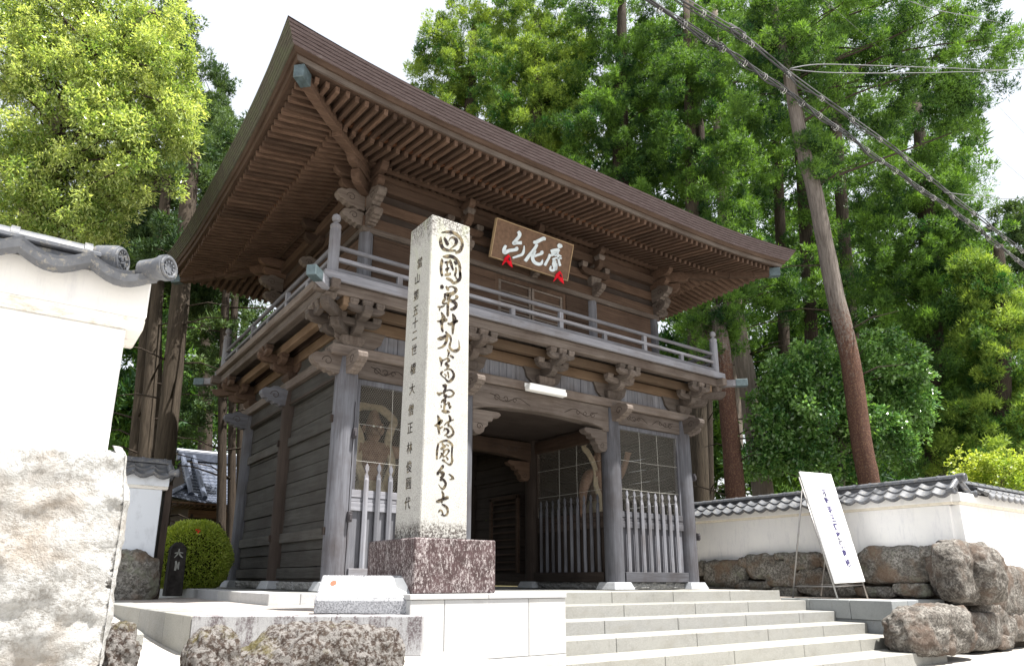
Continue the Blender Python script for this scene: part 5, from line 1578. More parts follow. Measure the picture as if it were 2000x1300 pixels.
MB().box(9.34, -3.9, -1.1, 9.6, 12, .45).box(9.6, -3.95, -1.1, 23.3, -3.75, .5).build('earth_core', dirt_m, rw)
q = P(1340 + 1500 / 3.03, 880 + 1075 / 3.03, Y=-4.35)
tag(rock('boulder', (q.x + .22, -4.12, -.52), (.98, .40, .36), 77, rk_dark, None, 5, .12, 3.0, .03), 'long brown boulder lying against the cheek wall at the right end of the steps', 'boulder')
q = P(1990, 1275, Y=-5.0)

# near wall at the left edge of the photo
lw = thing('plaster_wall', 'bright white plaster wall with tile coping on one huge pale stone, at the left edge', 'wall', (-4.5, -5.45, -.2))
xe = P(300, 632, Y=-5.63).x - .04
wall_body(lw, (-9.0, -5.45, 0), EX, xe + 9.0 - .02, -EY, .155, .5, 1.52, trim=False, pr=.075, band=.20)
coping(lw, (-9.0, -5.45, 0), EX, xe + 9.0, -EY, 1.53, .155, ovh=.20, zr=.215, caps=(False, True), end_eaves=(False, True), es=(1,), rs_=.22, cl=1.0, turn=.85)
bxr = P(252, 900, Y=-5.78).x
ztop = P(120, 878, Y=-5.78).z
nx, nz_ = 150, 110
rows = []
for j in range(nz_ + 14):
    row = []
    for i in range(nx + 30):
        if i <= nx:
            u = i / nx; x = -6.6 + (bxr - .04 + 6.6) * u ** .6 if False else (-5.6 + (bxr + 5.6) * u); yb = -5.78; nrm = Vector((0, -1, 0))
        else:
            u = (i - nx) / 29; a = min(1, u * 3) * math.pi / 2
            x = bxr - .05 + .05 * math.sin(a) ; yb = -5.78 + .05 * (1 - math.cos(a)) + max(0, u - .33) * .55; nrm = Vector((math.sin(a), -math.cos(a), 0))
            x -= max(0, u - .33) * .02
        if j <= nz_:
            z = -1.2 + (ztop + 1.2) * j / nz_; back = 0
        else:
            b = (j - nz_) / 13; z = ztop + .05 * math.sin(b * math.pi / 2); back = .30 * b
        p = Vector((x, yb + back * (1 if i <= nx else .3), z))
        a_ = noise.noise(p * 1.1) * .09 + noise.noise(p * 3.1 + Vector((5, 0, 0))) * .035 + noise.fractal(p * 9, .8, 2.1, 5) * .014 - abs(noise.noise(p * 6.0)) * .03
        tp = noise.noise(Vector((x * 1.3, 0, 3))) * .05 * max(0, (z - .3))
        if i > nx: a_ *= .8
        row.append(p + nrm * a_ + Vector((0, 0, tp)) - Vector((.02 * max(0, (z - ztop + .25) * 4) * (i > nx - 6), 0, 0)))
    rows.append(row)
MB().grid(rows).build('base_stone', rk_big, lw, smooth=True)
# low rough stones in the foreground
for i, (x0, x1, yt, Yp, hy, sd_, lab) in enumerate([(188, 283, 1222, -5.1, .25, 3, 'moss-flecked foreground boulder beside the huge pale wall stone'),
                                              (366, 488, 1232, -4.5, .20, 4, 'small rounded lichen boulder, middle of the three along the bottom edge'),
                                              (487, 800, 1226, -4.55, .24, 5, 'long square-cut lichen boulder in front of the landing kerb')]):
    a = P(x0, yt + 40, Y=Yp - hy * .6); b = P(x1, yt + 40, Y=Yp - hy * .6); t = P((x0 + x1) / 2, yt, Y=Yp - hy * .2).z
    tag(rock('boulder', ((a.x + b.x) / 2, Yp, t - .42), ((b.x - a.x) / 2 * 1.0, hy, .44), 90 + sd_, rk_brown, None, 6, .07, 4.0 if i < 2 else 5.5, .028), lab, 'boulder', 'rough foreground boulders')

# small shaded wall beyond the landing
sw = thing('plaster_wall', 'short shaded plaster wall end with mossy tile coping on a rounded stone, beyond the landing', 'wall', (-2.6, 2.3, -.2))
xr = P(318, 1010, Y=2.1).x
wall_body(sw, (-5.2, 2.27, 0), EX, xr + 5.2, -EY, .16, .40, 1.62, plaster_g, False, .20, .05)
coping(sw, (-5.2, 2.27, 0), EX, xr + 5.24, -EY, 1.62, .16, ovh=.16, zr=.26, caps=(False, False), end_eaves=(False, True))
rock('base_stone', (xr - .33, 2.2, .17), (.40, .28, .40), 101, rk_wall, sw, 5, .12, 3.2)
rock('base_stone', (xr - .95, 2.2, .12), (.32, .28, .44), 102, rk_wall, sw, 4, .12, 3.2)
MB().box(xr + .0, 2.15, -.2, xr + .09, 2.42, 1.5).build('end_post', wood('dark', 'z'), sw)

# stone marker in the shade
mk_ = P(338, 1147, d=10.6)
mk2 = thing('stone_marker', 'small dark square stone post with pale worn lettering before the round bush', 'stone post', (mk_.x, mk_.y, -.05))
MB().frustum(mk_.x, mk_.y, -.1, .62, .12, .12, .11, .11).frustum(mk_.x, mk_.y, .62, .70, .11, .11, .04, .04).build('post', flat('dark_stone', (0.035, 0.032, 0.03), .9, .1, nz=.4), mk2, bevel=.01)
wp = flat('worn_paint', (0.30, 0.31, 0.29), .9)
m_ = MB()
for st in ([(-40, 0, 5), (0, 8, 7), (40, 4, 4)], [(0, 45, 5), (-8, 0, 7), (-38, -45, 3)], [(4, 0, 5), (20, -25, 7), (42, -42, 4)], [(-20, -75, 8), (-12, -120, 12), (-18, -170, 9)], [(12, -85, 5), (8, -130, 9), (14, -160, 5)]):
    brush(m_, st, lambda x, y: Vector((mk_.x + x * .0015, mk_.y - .1165, .53 + y * .0015)), Vector((0, -1, 0)), .002)
m_.build('worn_lettering', wp, mk2)

# ------------------------------------------------------------------ small temple hall behind
hall = thing('temple_hall', 'distant small temple hall with blue-grey tiled hip roof, left behind the gate', 'temple hall', (3, 15.5, 0))
ze_ = 2.35; zr_ = 4.05
rows = []
blue_tile = flat('blue_grey_tile', (0.065, 0.078, 0.11), .45, .6, nz=.35)
X0, X1, Y0, Y1 = .05, 6.5, 13.4, 19.0
mb = MB()
def hz(t): return ze_ + (zr_ - ze_) * (t ** 1.35) * 1.0
nk = 15
for side_ in range(2):
    rows = []
    for k in range(nk):
        for dzz in (0, .035):
            t = (k + (0 if dzz == 0 else .02)) / nk; t = min(1, t)
            row = []
            yy = Y0 + (16.2 - Y0) * t if side_ == 0 else Y1 - (Y1 - 16.2) * t
            n_ = 150
            xa = X0 + min(t, .45) * 1.6; 
            for i in range(n_ + 1):
                x = xa + (X1 - xa) * i / n_
                lift = .16 * max(0, 1 - (x - X0) / 1.5) ** 2 * (1 - t)
                row.append((x, yy, hz(t) + dzz - (0 if dzz else .0) + .022 * abs(math.sin(i * math.pi / 2.5)) + lift))
            rows.append(row)
    mb.grid(rows)
mb.build('tiled_roof', blue_tile, hall)
mb = MB(); rows = []
for k in range(8):
    t = k / 7 * .45; a = Vector((X0 + t * 1.6, Y0 + (16.2 - Y0) * t, hz(t) + .16 * (1 - t) * max(0, 1 - t * 1.1) ** 2)); b = Vector((X0 + t * 1.6, Y1 - (Y1 - 16.2) * t, hz(t) + .16 * (1 - t)))
    rows.append([a.lerp(b, i / 40) + Vector((0, 0, .022 * abs(math.sin(i * 1.2)))) for i in range(41)])
mb.grid(rows).build('tiled_roof', blue_tile, hall)
xg = X0 + .45 * 1.6
MB().add([(xg, Y0 + (16.2 - Y0) * .45, hz(.45)), (xg, Y1 - (Y1 - 16.2) * .45, hz(.45)), (xg + .1, 16.2, zr_)], [(0, 1, 2)]).build('gable', wood('dark', 'y'), hall, sol=.05)
MB().box(xg - .1, 16.05, zr_ - .05, X1, 16.35, zr_ + .26).tube([(xg - .15, 16.2, zr_ + .28), (X1, 16.2, zr_ + .28)], .09, 10).build('ridge', blue_tile, hall, bevel=.02)
m = MB()
for (a, b) in (((xg + .05, Y0 + (16.2 - Y0) * .45 - .7, hz(.2) + .12), (xg + .05, 16.1, zr_ + .12)), ((xg + .4, Y0 + (16.2 - Y0) * .45 - 1.0, hz(.12) + .1), (xg + .4, 16.1, zr_ + .1)), ((X0 + .05, Y0 + .05, ze_ + .22), (xg, Y0 + (16.2 - Y0) * .45, hz(.45) + .08))):
    m.tube([a, b], .08, 8)
m.build('descending_ridge', blue_tile, hall, smooth=True, angle=40)
MB().box(1.0, 14.6, -.3, 6.2, 18.2, 2.5).build('hall_wall', wood('dark', 'x'), hall)
m = MB(); x = X0 + .15
while x < X1: m.box(x, Y0 + .12, ze_ - .10, x + .06, 14.8, ze_ - .02); x += .16
m.build('rafter', wood('rafter', 'y'), hall)['kind'] = 'stuff'
MB().box(X0 + .08, Y0 + .06, ze_ - .03, X1, Y0 + .14, ze_ + .02).box(.9, 14.4, ze_ - .35, X1, 14.55, ze_ - .12).build('eave_board', wood('rafter', 'x'), hall)
for x in (1.0, 2.6, 4.2): MB().lathe(x, 14.5, [(.11, -.3), (.11, 2.1)], 12).build('pillar', wood('dark', 'z'), hall, smooth=True)

# ================================================================== TREES
def leafmat(name, lo, hi, rough=.6, trans=.35, spec=.3, tl=1.6):
    m = bpy.data.materials.new(name); m.use_nodes = True
    t = m.node_tree; n = t.nodes; b = n['Principled BSDF']
    at = n.new('ShaderNodeAttribute'); at.attribute_name = 'tint'
    mx = n.new('ShaderNodeMix'); mx.data_type = 'RGBA'; mx.inputs[6].default_value = (*lo, 1); mx.inputs[7].default_value = (*hi, 1)
    t.links.new(at.outputs['Fac'], mx.inputs[0]); t.links.new(mx.outputs[2], b.inputs['Base Color'])
    b.inputs['Roughness'].default_value = rough; b.inputs['Specular IOR Level'].default_value = spec
    tr = n.new('ShaderNodeBsdfTranslucent'); g_ = n.new('ShaderNodeMix'); g_.data_type = 'RGBA'; g_.blend_type = 'MULTIPLY'; g_.inputs[0].default_value = 1
    g_.inputs[7].default_value = (tl * 1.05, tl, tl * .45, 1); t.links.new(mx.outputs[2], g_.inputs[6]); t.links.new(g_.outputs[2], tr.inputs['Color'])
    ms = n.new('ShaderNodeMixShader'); ms.inputs[0].default_value = trans
    t.links.new(b.outputs[0], ms.inputs[1]); t.links.new(tr.outputs[0], ms.inputs[2]); t.links.new(ms.outputs[0], n['Material Output'].inputs['Surface'])
    return m


def tri_mesh(name, V, Fc, tint, mat, nv):
    """V (n*nv,3), faces of nv corners each, tint per face"""
    n = len(V) // nv
    me = bpy.data.meshes.new(name)
    me.vertices.add(len(V)); me.vertices.foreach_set('co', V.astype(np.float32).ravel())
    me.loops.add(len(V)); me.loops.foreach_set('vertex_index', np.arange(len(V), dtype=np.int32))
    me.polygons.add(n); me.polygons.foreach_set('loop_start', np.arange(0, len(V), nv, dtype=np.int32))
    me.polygons.foreach_set('loop_total', np.full(n, nv, dtype=np.int32))
    me.update(calc_edges=True)
    a = me.attributes.new('tint', 'FLOAT', 'FACE'); a.data.foreach_set('value', tint.astype(np.float32))
    me.materials.append(mat)
    return me


def unit(v): return v / (np.linalg.norm(v, axis=1, keepdims=True) + 1e-9)


def sprays(puffs, per, ln, wd, seed, hang=.0, tint_base=None):
    """cedar foliage: every puff is a ball of short upswept needle sprays"""
    rg = np.random.default_rng(seed)
    K = 7                                   # tufts in each puff
    pc = np.repeat(np.array([p[:3] for p in puffs]), K, axis=0); pr = np.repeat(np.array([p[3] for p in puffs]), K)[:, None]
    dk = unit(rg.normal(size=(len(pc), 3)) + np.array([[0, 0, .25]]))
    tc = pc + dk * pr * rg.uniform(.35, 1.0, (len(pc), 1)) * np.array([[1.05, 1.05, .8]]); trr = pr * rg.uniform(.28, .62, (len(pc), 1))
    m_ = max(1, per // K)
    c = np.repeat(tc, m_, axis=0); r = np.repeat(trr, m_, axis=0); per = m_ * K
    n = len(c)
    d = unit(rg.normal(size=(n, 3))); d[:, 2] = d[:, 2] * .85 + .18; d = unit(d)
    rad = rg.uniform(.45, 1.0, (n, 1)) ** .6
    lump = 1 + .25 * np.sin(d[:, :1] * 7 + c[:, :1] * 3) * np.cos(d[:, 1:2] * 6 + c[:, 1:2] * 5)
    p0 = c + d * r * rad * lump * .85
    up = np.array([[0, 0, .55 - hang]])
    dr = unit(d * 1.0 + up + rg.normal(size=(n, 3)) * .38)
    L = ln * .72 * rg.uniform(.5, 1.35, (n, 1)); p1 = p0 + dr * L
    wd = wd * .8
    side = unit(np.cross(dr, rg.normal(size=(n, 3)))) * wd * rg.uniform(.6, 1.3, (n, 1))
    V = np.stack([p0 - side, p0 + side, p1], axis=1).reshape(-1, 3)
    tb = np.repeat(rg.uniform(.05, .75, len(puffs)) if tint_base is None else np.array(tint_base), per)
    tt = np.repeat(rg.normal(size=len(tc)) * .16, m_)
    tint = np.clip(tb + tt + rg.normal(size=n) * .10, 0, 1)
    return V, tint


def leaves(puffs, per, ln, wd, seed, droop=.2):
    """broad leaves: kite-shaped blades gathered on short twigs"""
    rg = np.random.default_rng(seed)
    c = np.repeat(np.array([p[:3] for p in puffs]), per, axis=0); r = np.repeat(np.array([p[3] for p in puffs]), per)[:, None]
    n = len(c)
    tw = n // 5 + 1                         # twigs
    d = unit(rg.normal(size=(n, 3))); idx = (np.arange(n) // 5) * 5
    d = d[idx]; rad = (rg.uniform(.15, 1, (n, 1)) ** .45)[idx]
    base = c + d * r * rad + rg.normal(size=(n, 3)) * ln * .35
    dr = unit(d * .8 + rg.normal(size=(n, 3)) * .7 + np.array([[0, 0, -droop]]))
    L = ln * rg.uniform(.6, 1.25, (n, 1)); s = unit(np.cross(dr, rg.normal(size=(n, 3)) * .5 + np.array([[0, 0, 1.]]))) * wd * rg.uniform(.7, 1.2, (n, 1))
    nn = unit(np.cross(dr, s)) * L * .12
    V = np.stack([base, base + dr * L * .5 - s + nn, base + dr * L, base + dr * L * .5 + s + nn], axis=1).reshape(-1, 3)
    tb = np.repeat(rg.uniform(.1, .8, len(puffs)), per)
    tint = np.clip(tb + rg.normal(size=n) * .2, 0, 1)
    return V, tint


def Pv(px, py, d):
    """the point seen at (px, py) in the upright plane that faces the viewer at distance d"""
    v = F + R2 * ((px - PX) / FPX) - U2 * ((py - PY) / FPX)
    fh = Vector((math.sin(YAW), math.cos(YAW), 0))
    return CP + v * (d / v.dot(fh))


def bark_mat(name, a, b, peel=None):
    M = NM(name, .95, .1)
    n = M.noise(M.co((9, 9, .7)), 2.4, 6, .7, .4)
    c = M.mix(M.ramp(n, [(.32, 0), (.66, 1)]), a, b)
    if peel:
        z = M.sep(M.tc.outputs['Object'], 2)
        mr = M.n.new('ShaderNodeMapRange'); M.ln(z, mr.inputs[0]); mr.inputs[1].default_value = peel[1]; mr.inputs[2].default_value = peel[0]
        v = M.noise(M.co((3, 3, 2.2)), 5, 5, .75)
        f = M.ramp(M.math('MULTIPLY', M.math('ADD', v, .1), mr.outputs[0]), [(.36, 0), (.50, .9)])
        c = M.mix(f, c, M.mix(M.ramp(M.noise(M.co(), 26, 3, .8), [(.5, 0), (.62, 1)]), (0.075, 0.036, 0.026), (0.17, 0.095, 0.06)))
    M.bump(n, .9, .04)
    return M.color(c)


bark_g = bark_mat('cedar_bark', (0.10, 0.085, 0.07), (0.24, 0.20, 0.17))
bark_p = bark_mat('peeling_bark', (0.085, 0.072, 0.062), (0.21, 0.185, 0.165), (5.0, 10.5))
bark_b = bark_mat('brown_bark', (0.038, 0.031, 0.024), (0.095, 0.076, 0.058))
bark_d = bark_mat('dark_bark', (0.030, 0.024, 0.020), (0.068, 0.054, 0.042))
ced = leafmat('cedar_needles', (0.012, 0.048, 0.013), (0.16, 0.30, 0.045), .65, .30)
ced_l = leafmat('young_cedar_needles', (0.025, 0.09, 0.018), (0.30, 0.41, 0.07), .65, .32)
cyp = leafmat('cypress_needles', (0.025, 0.06, 0.02), (0.10, 0.16, 0.05), .7, .25)
brd_l = leafmat('spring_leaves', (0.11, 0.20, 0.035), (0.56, 0.64, 0.24), .30, .42, .6, 1.35)
cam_l = leafmat('glossy_leaves', (0.035, 0.11, 0.03), (0.20, 0.36, 0.10), .22, .25, .6)
aza_l = leafmat('bush_leaves', (0.16, 0.26, 0.02), (0.50, 0.56, 0.12), .45, .35, .5)
rg0 = random.Random(11)


def tree(name, label, d, trunk, blobs, mat, per, ln, wd, seed, bark, group, cat='tree', puff=.5, kind='spray', base=None, limbs=14, dj=1.0, dead=0, zmin=-.1):
    """trunk: [(px, py, half width in px)...] from the foot up; blobs: (px, py, rx, ry, puffs)"""
    rr_ = random.Random(seed)
    tp = [Pv(a, b, d) for a, b, w_ in trunk]; tr_ = [w_ / FPX * (p - CP).dot(F) for (a, b, w_), p in zip(trunk, tp)]
    foot = Vector(tp[0]); gz = gh(foot.x, foot.y)
    if foot.z > gz:
        dv = (tp[0] - tp[1]); k = (foot.z - gz + .2) / max(.1, -dv.z)
        f2 = foot + dv * k; tp = [f2] + tp; tr_ = [tr_[0] * 1.12] + tr_
    root = thing(name, label, cat, (tp[0].x, tp[0].y, gz), group)
    puffs = []
    fh = Vector((math.sin(YAW), math.cos(YAW), 0))
    for (bx_, by_, rx, ry, n) in blobs:
        rm = rx / FPX * d * 1.05
        for _ in range(int(n * (1.4 if kind == 'spray' else 1))):
            while True:
                a, b = rr_.uniform(-1, 1), rr_.uniform(-1, 1)
                if a * a + b * b <= 1: break
            p = Pv(bx_ + a * rx, by_ + b * ry, d) + fh * rr_.uniform(-1, 1) * rm * dj
            p.z = max(p.z, gz + .3)
            puffs.append((p.x, p.y, p.z, puff * rr_.uniform(.6, 1.25)))
    mb = MB(); mb.tube(smooth_pts([tuple(p) + (r,) for p, r in zip(tp, tr_)], 5) and [Vector(q[:3]) for q in smooth_pts([tuple(p) + (r,) for p, r in zip(tp, tr_)], 5)],
                       [q[3] * (1 + .03 * rr_.uniform(-1, 1)) for q in smooth_pts([tuple(p) + (r,) for p, r in zip(tp, tr_)], 5)], 14)
    tk = mb.build('trunk', bark, root, smooth=True)
    # limbs from the trunk to some of the puffs
    lm = MB()
    line = [Vector(q[:3]) for q in smooth_pts([tuple(p) + (r,) for p, r in zip(tp, tr_)], 8)]
    for p in rr_.sample(puffs, min(limbs, len(puffs))):
        q = Vector(p[:3]); s = min(line, key=lambda t: (t - (q - Vector((0, 0, (q - t).length * .25)))).length)
        if (q - s).length < .3: continue
        m = s.lerp(q, .5) + Vector((rr_.uniform(-.2, .2), rr_.uniform(-.2, .2), (q - s).length * rr_.uniform(-.02, .12)))
        r0 = min(.045, .010 * (q - s).length + .010)
        lm.tube(smooth_pts([tuple(s), tuple(m), tuple(q)], 4), [r0 * (1 - k / 9 * .8) for k in range(9)], 5)
    for _ in range(dead):
        t = rr_.uniform(.15, .7); s = line[int(t * (len(line) - 1))]; a = rr_.uniform(0, 6.28); L = rr_.uniform(.8, 2.2)
        e = s + Vector((math.cos(a) * L, math.sin(a) * L, rr_.uniform(-.2, .4)))
        lm.tube([s, s.lerp(e, .5) + Vector((0, 0, .12)), e], [.028, .018, .006], 4)
    if lm.v: lm.build('limbs', bark_d, root, smooth=True)
    if kind == 'spray': V, ti = sprays(puffs, per, ln, wd, seed); nv = 3
    else: V, ti = leaves(puffs, per, ln, wd, seed); nv = 4
    V -= np.array(root.location)[None, :]
    me = tri_mesh('crown', V, None, ti, mat, nv)
    o = bpy.data.objects.new('crown', me); COL.objects.link(o); o.parent = root
    return root


G1 = 'tall cedars behind the gate'
tree('cedar_tree', 'bright yellow-green cedar crown nearest the sky gap, left of the other cedars behind the roof', 29, [(905, 900, 16), (915, 300, 13), (925, 60, 6)],
     [(858, 140, 62, 62, 30), (925, 80, 85, 90, 44), (905, 205, 95, 60, 34), (1000, 45, 75, 80, 34), (970, 290, 60, 40, 12)], ced_l, 520, .20, .028, 1, bark_d, G1, puff=.52)
tree('cedar_tree', 'sunlit cedar with rounded clumps rising over the middle of the gate roof', 27, [(1040, 900, 18), (1045, 300, 14), (1050, 40, 6)],
     [(1010, 150, 85, 85, 40), (1085, 90, 75, 110, 44), (1050, 235, 90, 70, 36), (1130, 190, 60, 90, 28), (1060, 330, 90, 50, 20)], ced_l, 520, .19, .026, 2, bark_d, G1, puff=.5)
tree('cedar_tree', 'darker green cedar over the right half of the gate roof', 25, [(1210, 900, 19), (1212, 300, 15), (1215, 0, 8)],
     [(1190, 50, 85, 120, 50), (1230, 190, 85, 90, 44), (1160, 300, 85, 80, 40), (1260, 330, 85, 90, 44), (1230, 520, 90, 60, 26)], ced, 520, .18, .025, 3, bark_d, G1, puff=.48)
tree('cedar_tree', 'deep green cedar behind the right end of the roof, its trunk showing above the eave', 24, [(1365, 900, 18), (1352, 400, 13), (1340, 0, 6)],
     [(1330, 60, 85, 120, 50), (1335, 240, 90, 100, 50), (1390, 390, 80, 90, 44), (1290, 520, 70, 60, 26), (1410, 160, 70, 120, 34), (1420, 520, 70, 60, 22)], ced, 520, .18, .025, 4, bark_b, G1, puff=.48)
tree('cedar_tree', 'slender dark cedar between the gate roof and the leaning trunk', 28, [(1440, 975, 14), (1432, 700, 12), (1405, 300, 10), (1395, 0, 6)],
     [(1540, 50, 80, 110, 34), (1480, 260, 60, 120, 26), (1455, 520, 80, 70, 24), (1540, 560, 60, 60, 14)], ced, 520, .2, .028, 5, bark_g, G1, puff=.5)
tree('cedar_tree', 'tall cedar with pale peeling trunk leaning left, red-brown at the foot behind the wall', 17, [(1697, 938, 19.8), (1682, 860, 18.9), (1660, 700, 18.1), (1632, 580, 16.8), (1612, 480, 15.5), (1590, 370, 14.2), (1570, 300, 13.3), (1552, 210, 12.0), (1538, 140, 10.3), (1508, 0, 7.7), (1490, -90, 6.0)],
     [(1560, 20, 120, 60, 20), (1640, 110, 100, 65, 17), (1700, 40, 100, 55, 20), (1790, 70, 95, 85, 24), (1850, 160, 80, 60, 16), (1740, 190, 90, 55, 16), (1955, 90, 45, 45, 8), (1890, 215, 45, 45, 8), (1925, 170, 30, 40, 5), (1450, 130, 60, 70, 9),
      (1590, 320, 30, 50, 7), (1860, 20, 70, 40, 10), (1540, 90, 50, 70, 16), (1500, 30, 40, 50, 10), (1600, 200, 50, 40, 8)], ced, 560, .15, .018, 6, bark_p, G1, puff=.42, limbs=24, dead=6)
tree('cedar_tree', 'broad dark green cedar clothed to the ground behind the wall, right of the leaning trunk', 22, [(1830, 960, 20), (1815, 500, 17), (1790, 200, 8)],
     [(1790, 300, 95, 80, 36), (1775, 420, 105, 90, 50), (1860, 410, 65, 90, 30), (1760, 560, 110, 100, 52), (1860, 560, 85, 110, 46), (1830, 700, 110, 100, 56), (1770, 860, 80, 80, 24), (1870, 830, 110, 90, 44)], ced, 540, .17, .022, 7, bark_d, G1, puff=.46)
tree('cedar_tree', 'yellow-tipped cedar at the right edge of the photo above the street wall', 20, [(1960, 980, 18), (1955, 600, 14), (1950, 480, 8)],
     [(1935, 640, 55, 90, 28), (1960, 760, 60, 90, 34), (1930, 860, 80, 90, 34), (1990, 900, 40, 80, 18), (1905, 540, 35, 70, 12), (1925, 545, 35, 50, 10)], ced_l, 540, .16, .021, 8, bark_d, G1, puff=.42)
tree('distant_tree', 'distant tree top against the sky beyond the cables, at the right edge', 34, [(2010, 900, 10), (2005, 450, 6)],
     [(1975, 440, 26, 40, 12), (2010, 480, 30, 80, 24), (1975, 540, 40, 60, 24), (1995, 640, 50, 80, 30)], cyp, 300, .22, .05, 9, bark_d, None, puff=.5)
tree('cedar_tree', 'thin cedar with two-toned trunk, red below, close to the right gate pillar', 19, [(1437, 972, 19), (1424, 820, 17), (1410, 680, 16), (1400, 600, 12)],
     [(1400, 560, 70, 60, 16), (1370, 640, 40, 60, 8), (1440, 640, 50, 40, 8)], ced, 520, .16, .02, 10, bark_p, G1, puff=.4, dead=8)
tree('cedar_tree', 'thick grey cedar trunk standing behind the red-barked one, right of the gate', 21, [(1490, 960, 20), (1462, 760, 18), (1440, 640, 17), (1420, 480, 14)],
     [(1440, 540, 80, 50, 16), (1500, 560, 50, 60, 10)], ced, 520, .18, .022, 12, bark_g, G1, puff=.4, dead=8)
for i, (x0, x1, dd, lab) in enumerate([(1600, 1568, 31, 'dark straight cedar trunk seen through the gap left of the leaning trunk'), (1690, 1640, 29, 'dark cedar trunk seen through the gap just right of the leaning trunk'), (1540, 1520, 36, 'far thin cedar trunk in the gap above the glossy tree'), (1385, 1372, 27, 'thin mossy trunk leaning beside the right gate pillar')]):
    tree('cedar_tree', lab, dd, [(x0, 960, 13 - i), (x1, 350, 12 - i), (x1 - 25, 0, 8)], [(x1 + 10, 330, 90, 120, 22), (x1 + 30, 120, 90, 120, 24), (x1 + 30, 560, 80, 90, 14)] if i < 3 else [(x1, 500, 30, 60, 6)], ced, 330, .24, .04, 20 + i, bark_d, G1, puff=.55, dead=16)
# glossy evergreen behind the right wall
tree('camellia_tree', 'rounded glossy-leaved evergreen tree behind the right wall, behind the leaning trunk', 19, [(1640, 940, 10), (1645, 850, 8), (1640, 760, 5)],
     [(1570, 750, 80, 60, 40), (1520, 810, 60, 60, 26), (1610, 710, 60, 30, 12), (1710, 700, 60, 40, 20), (1765, 770, 45, 50, 22), (1600, 840, 110, 60, 44), (1720, 850, 70, 50, 18), (1500, 890, 50, 40, 14), (1590, 920, 60, 30, 10), (1680, 780, 50, 60, 20)],
     cam_l, 210, .13, .036, 31, bark_g, None, puff=.34, kind='leaf', limbs=40)
tree('camellia_tree', 'small bright shrub tree above the street wall corner at the right edge', 15, [(1950, 960, 5), (1960, 930, 4)],
     [(1960, 935, 60, 35, 14), (1905, 925, 40, 25, 8)], aza_l, 350, .07, .022, 32, bark_g, None, puff=.3, kind='leaf', limbs=6)
# left side
G2 = 'trees left of the gate'
tree('cypress_tree', 'blue-green cypress against the sky between the bright tree and the roof', 24, [(400, 900, 14), (405, 500, 11), (410, 180, 5)],
     [(410, 190, 42, 55, 22), (400, 290, 75, 80, 44), (440, 280, 40, 60, 16), (360, 400, 100, 80, 50), (430, 370, 40, 50, 14)], cyp, 430, .17, .03, 41, bark_d, G2, puff=.42)
tree('cypress_tree', 'shaded cypress with drooping sprays above the near wall coping', 18, [(300, 900, 18), (300, 600, 16), (330, 300, 8)],
     [(300, 470, 110, 60, 40), (240, 420, 90, 80, 34), (380, 500, 70, 60, 26), (330, 560, 90, 40, 22), (320, 100, 70, 80, 24), (340, 30, 40, 50, 10)], cyp, 430, .15, .028, 42, bark_b, G2, puff=.36)
for i, (x0, x1, hw, dd, lab) in enumerate([(322, 350, 19, 15.5, 'thick straight cedar trunk beside the near wall end'), (283, 305, 13, 16.5, 'reddish cedar trunk behind the thick one, middle of three'), (262, 288, 11, 17.5, 'reddish cedar trunk half hidden by the near wall, leftmost of three'),
                                         (432, 440, 9, 17, 'dark cedar trunk in front of the small hall roof'), (452, 458, 8, 18, 'dark cedar trunk close to the rear gate pillar')]):
    tree('cedar_tree', lab, dd, [(x0, 890 if i < 3 else 1030, hw), (x1, 600, hw - 1.5), (x1 + 25, 300, hw - 4)], [(x1 + 20, 300, 50, 60, 10), (x1 + 10, 500, 60, 60, 10 if i < 3 else 8), (x1, 690, 50, 60, 0 if i < 3 else 6)], cyp, 380, .16, .026, 50 + i, bark_b if i < 3 else bark_d, G2, puff=.36, dead=10)
tree('cypress_tree', 'dark open tree with sky showing through beside the rear corner of the balcony', 21, [(470, 960, 9), (475, 700, 8), (480, 560, 4)],
     [(470, 600, 60, 50, 16), (400, 650, 60, 60, 14), (480, 690, 50, 50, 9), (390, 760, 60, 60, 10), (370, 830, 40, 40, 8)], cyp, 330, .16, .03, 61, bark_d, G2, puff=.36)
tree('broadleaf_tree', 'bright yellow-green leafy tree filling the top left corner above the near wall', 9.6, [(40, 700, 22), (60, 400, 18), (120, 230, 13), (220, 90, 8), (300, 20, 4)],
     [(50, 60, 130, 120, 150), (190, 90, 120, 125, 170), (290, 190, 80, 90, 100), (110, 250, 130, 110, 150), (235, 325, 95, 80, 80), (50, 390, 120, 100, 110), (130, 440, 90, 50, 44), (310, 50, 55, 60, 30), (350, 235, 28, 50, 14), (200, 410, 45, 40, 14), (365, 120, 20, 40, 5), (20, 470, 60, 40, 14)],
     brd_l, 185, .070, .0115, 71, bark_g, None, puff=.19, kind='leaf', limbs=150)
# round clipped bush
tree('round_bush', 'clipped round azalea bush with bright leaves between the marker post and the gate', 12.2, [(383, 1142, 5), (383, 1110, 4)],
     [(383, 1085, 1, 1, 0)] + [], aza_l, 0, .03, .01, 80, bark_d, None, 'bush', kind='leaf') if False else None
bc = Pv(374, 1090, 12.2); br = 71 / FPX * 12.6
bush = thing('round_bush', 'clipped round azalea bush with bright leaves and one red flower, left of the gate', 'bush', (bc.x, bc.y, -.1))
rg = np.random.default_rng(5); n = 26000
d = unit(rg.normal(size=(n, 3))); rad = 1 - np.abs(rg.normal(size=(n, 1))) * .09
cen = np.array([[bc.x, bc.y, bc.z]]); rx = np.array([[br, br, br * .98]])
p = cen + d * rx * rad * (1 + .03 * np.sin(d[:, :1] * 6) * np.cos(d[:, 1:2] * 5 + 1) + .02 * np.sin(d[:, 2:] * 11 + d[:, :1] * 8))
p[:, 2] = np.maximum(p[:, 2], .03)
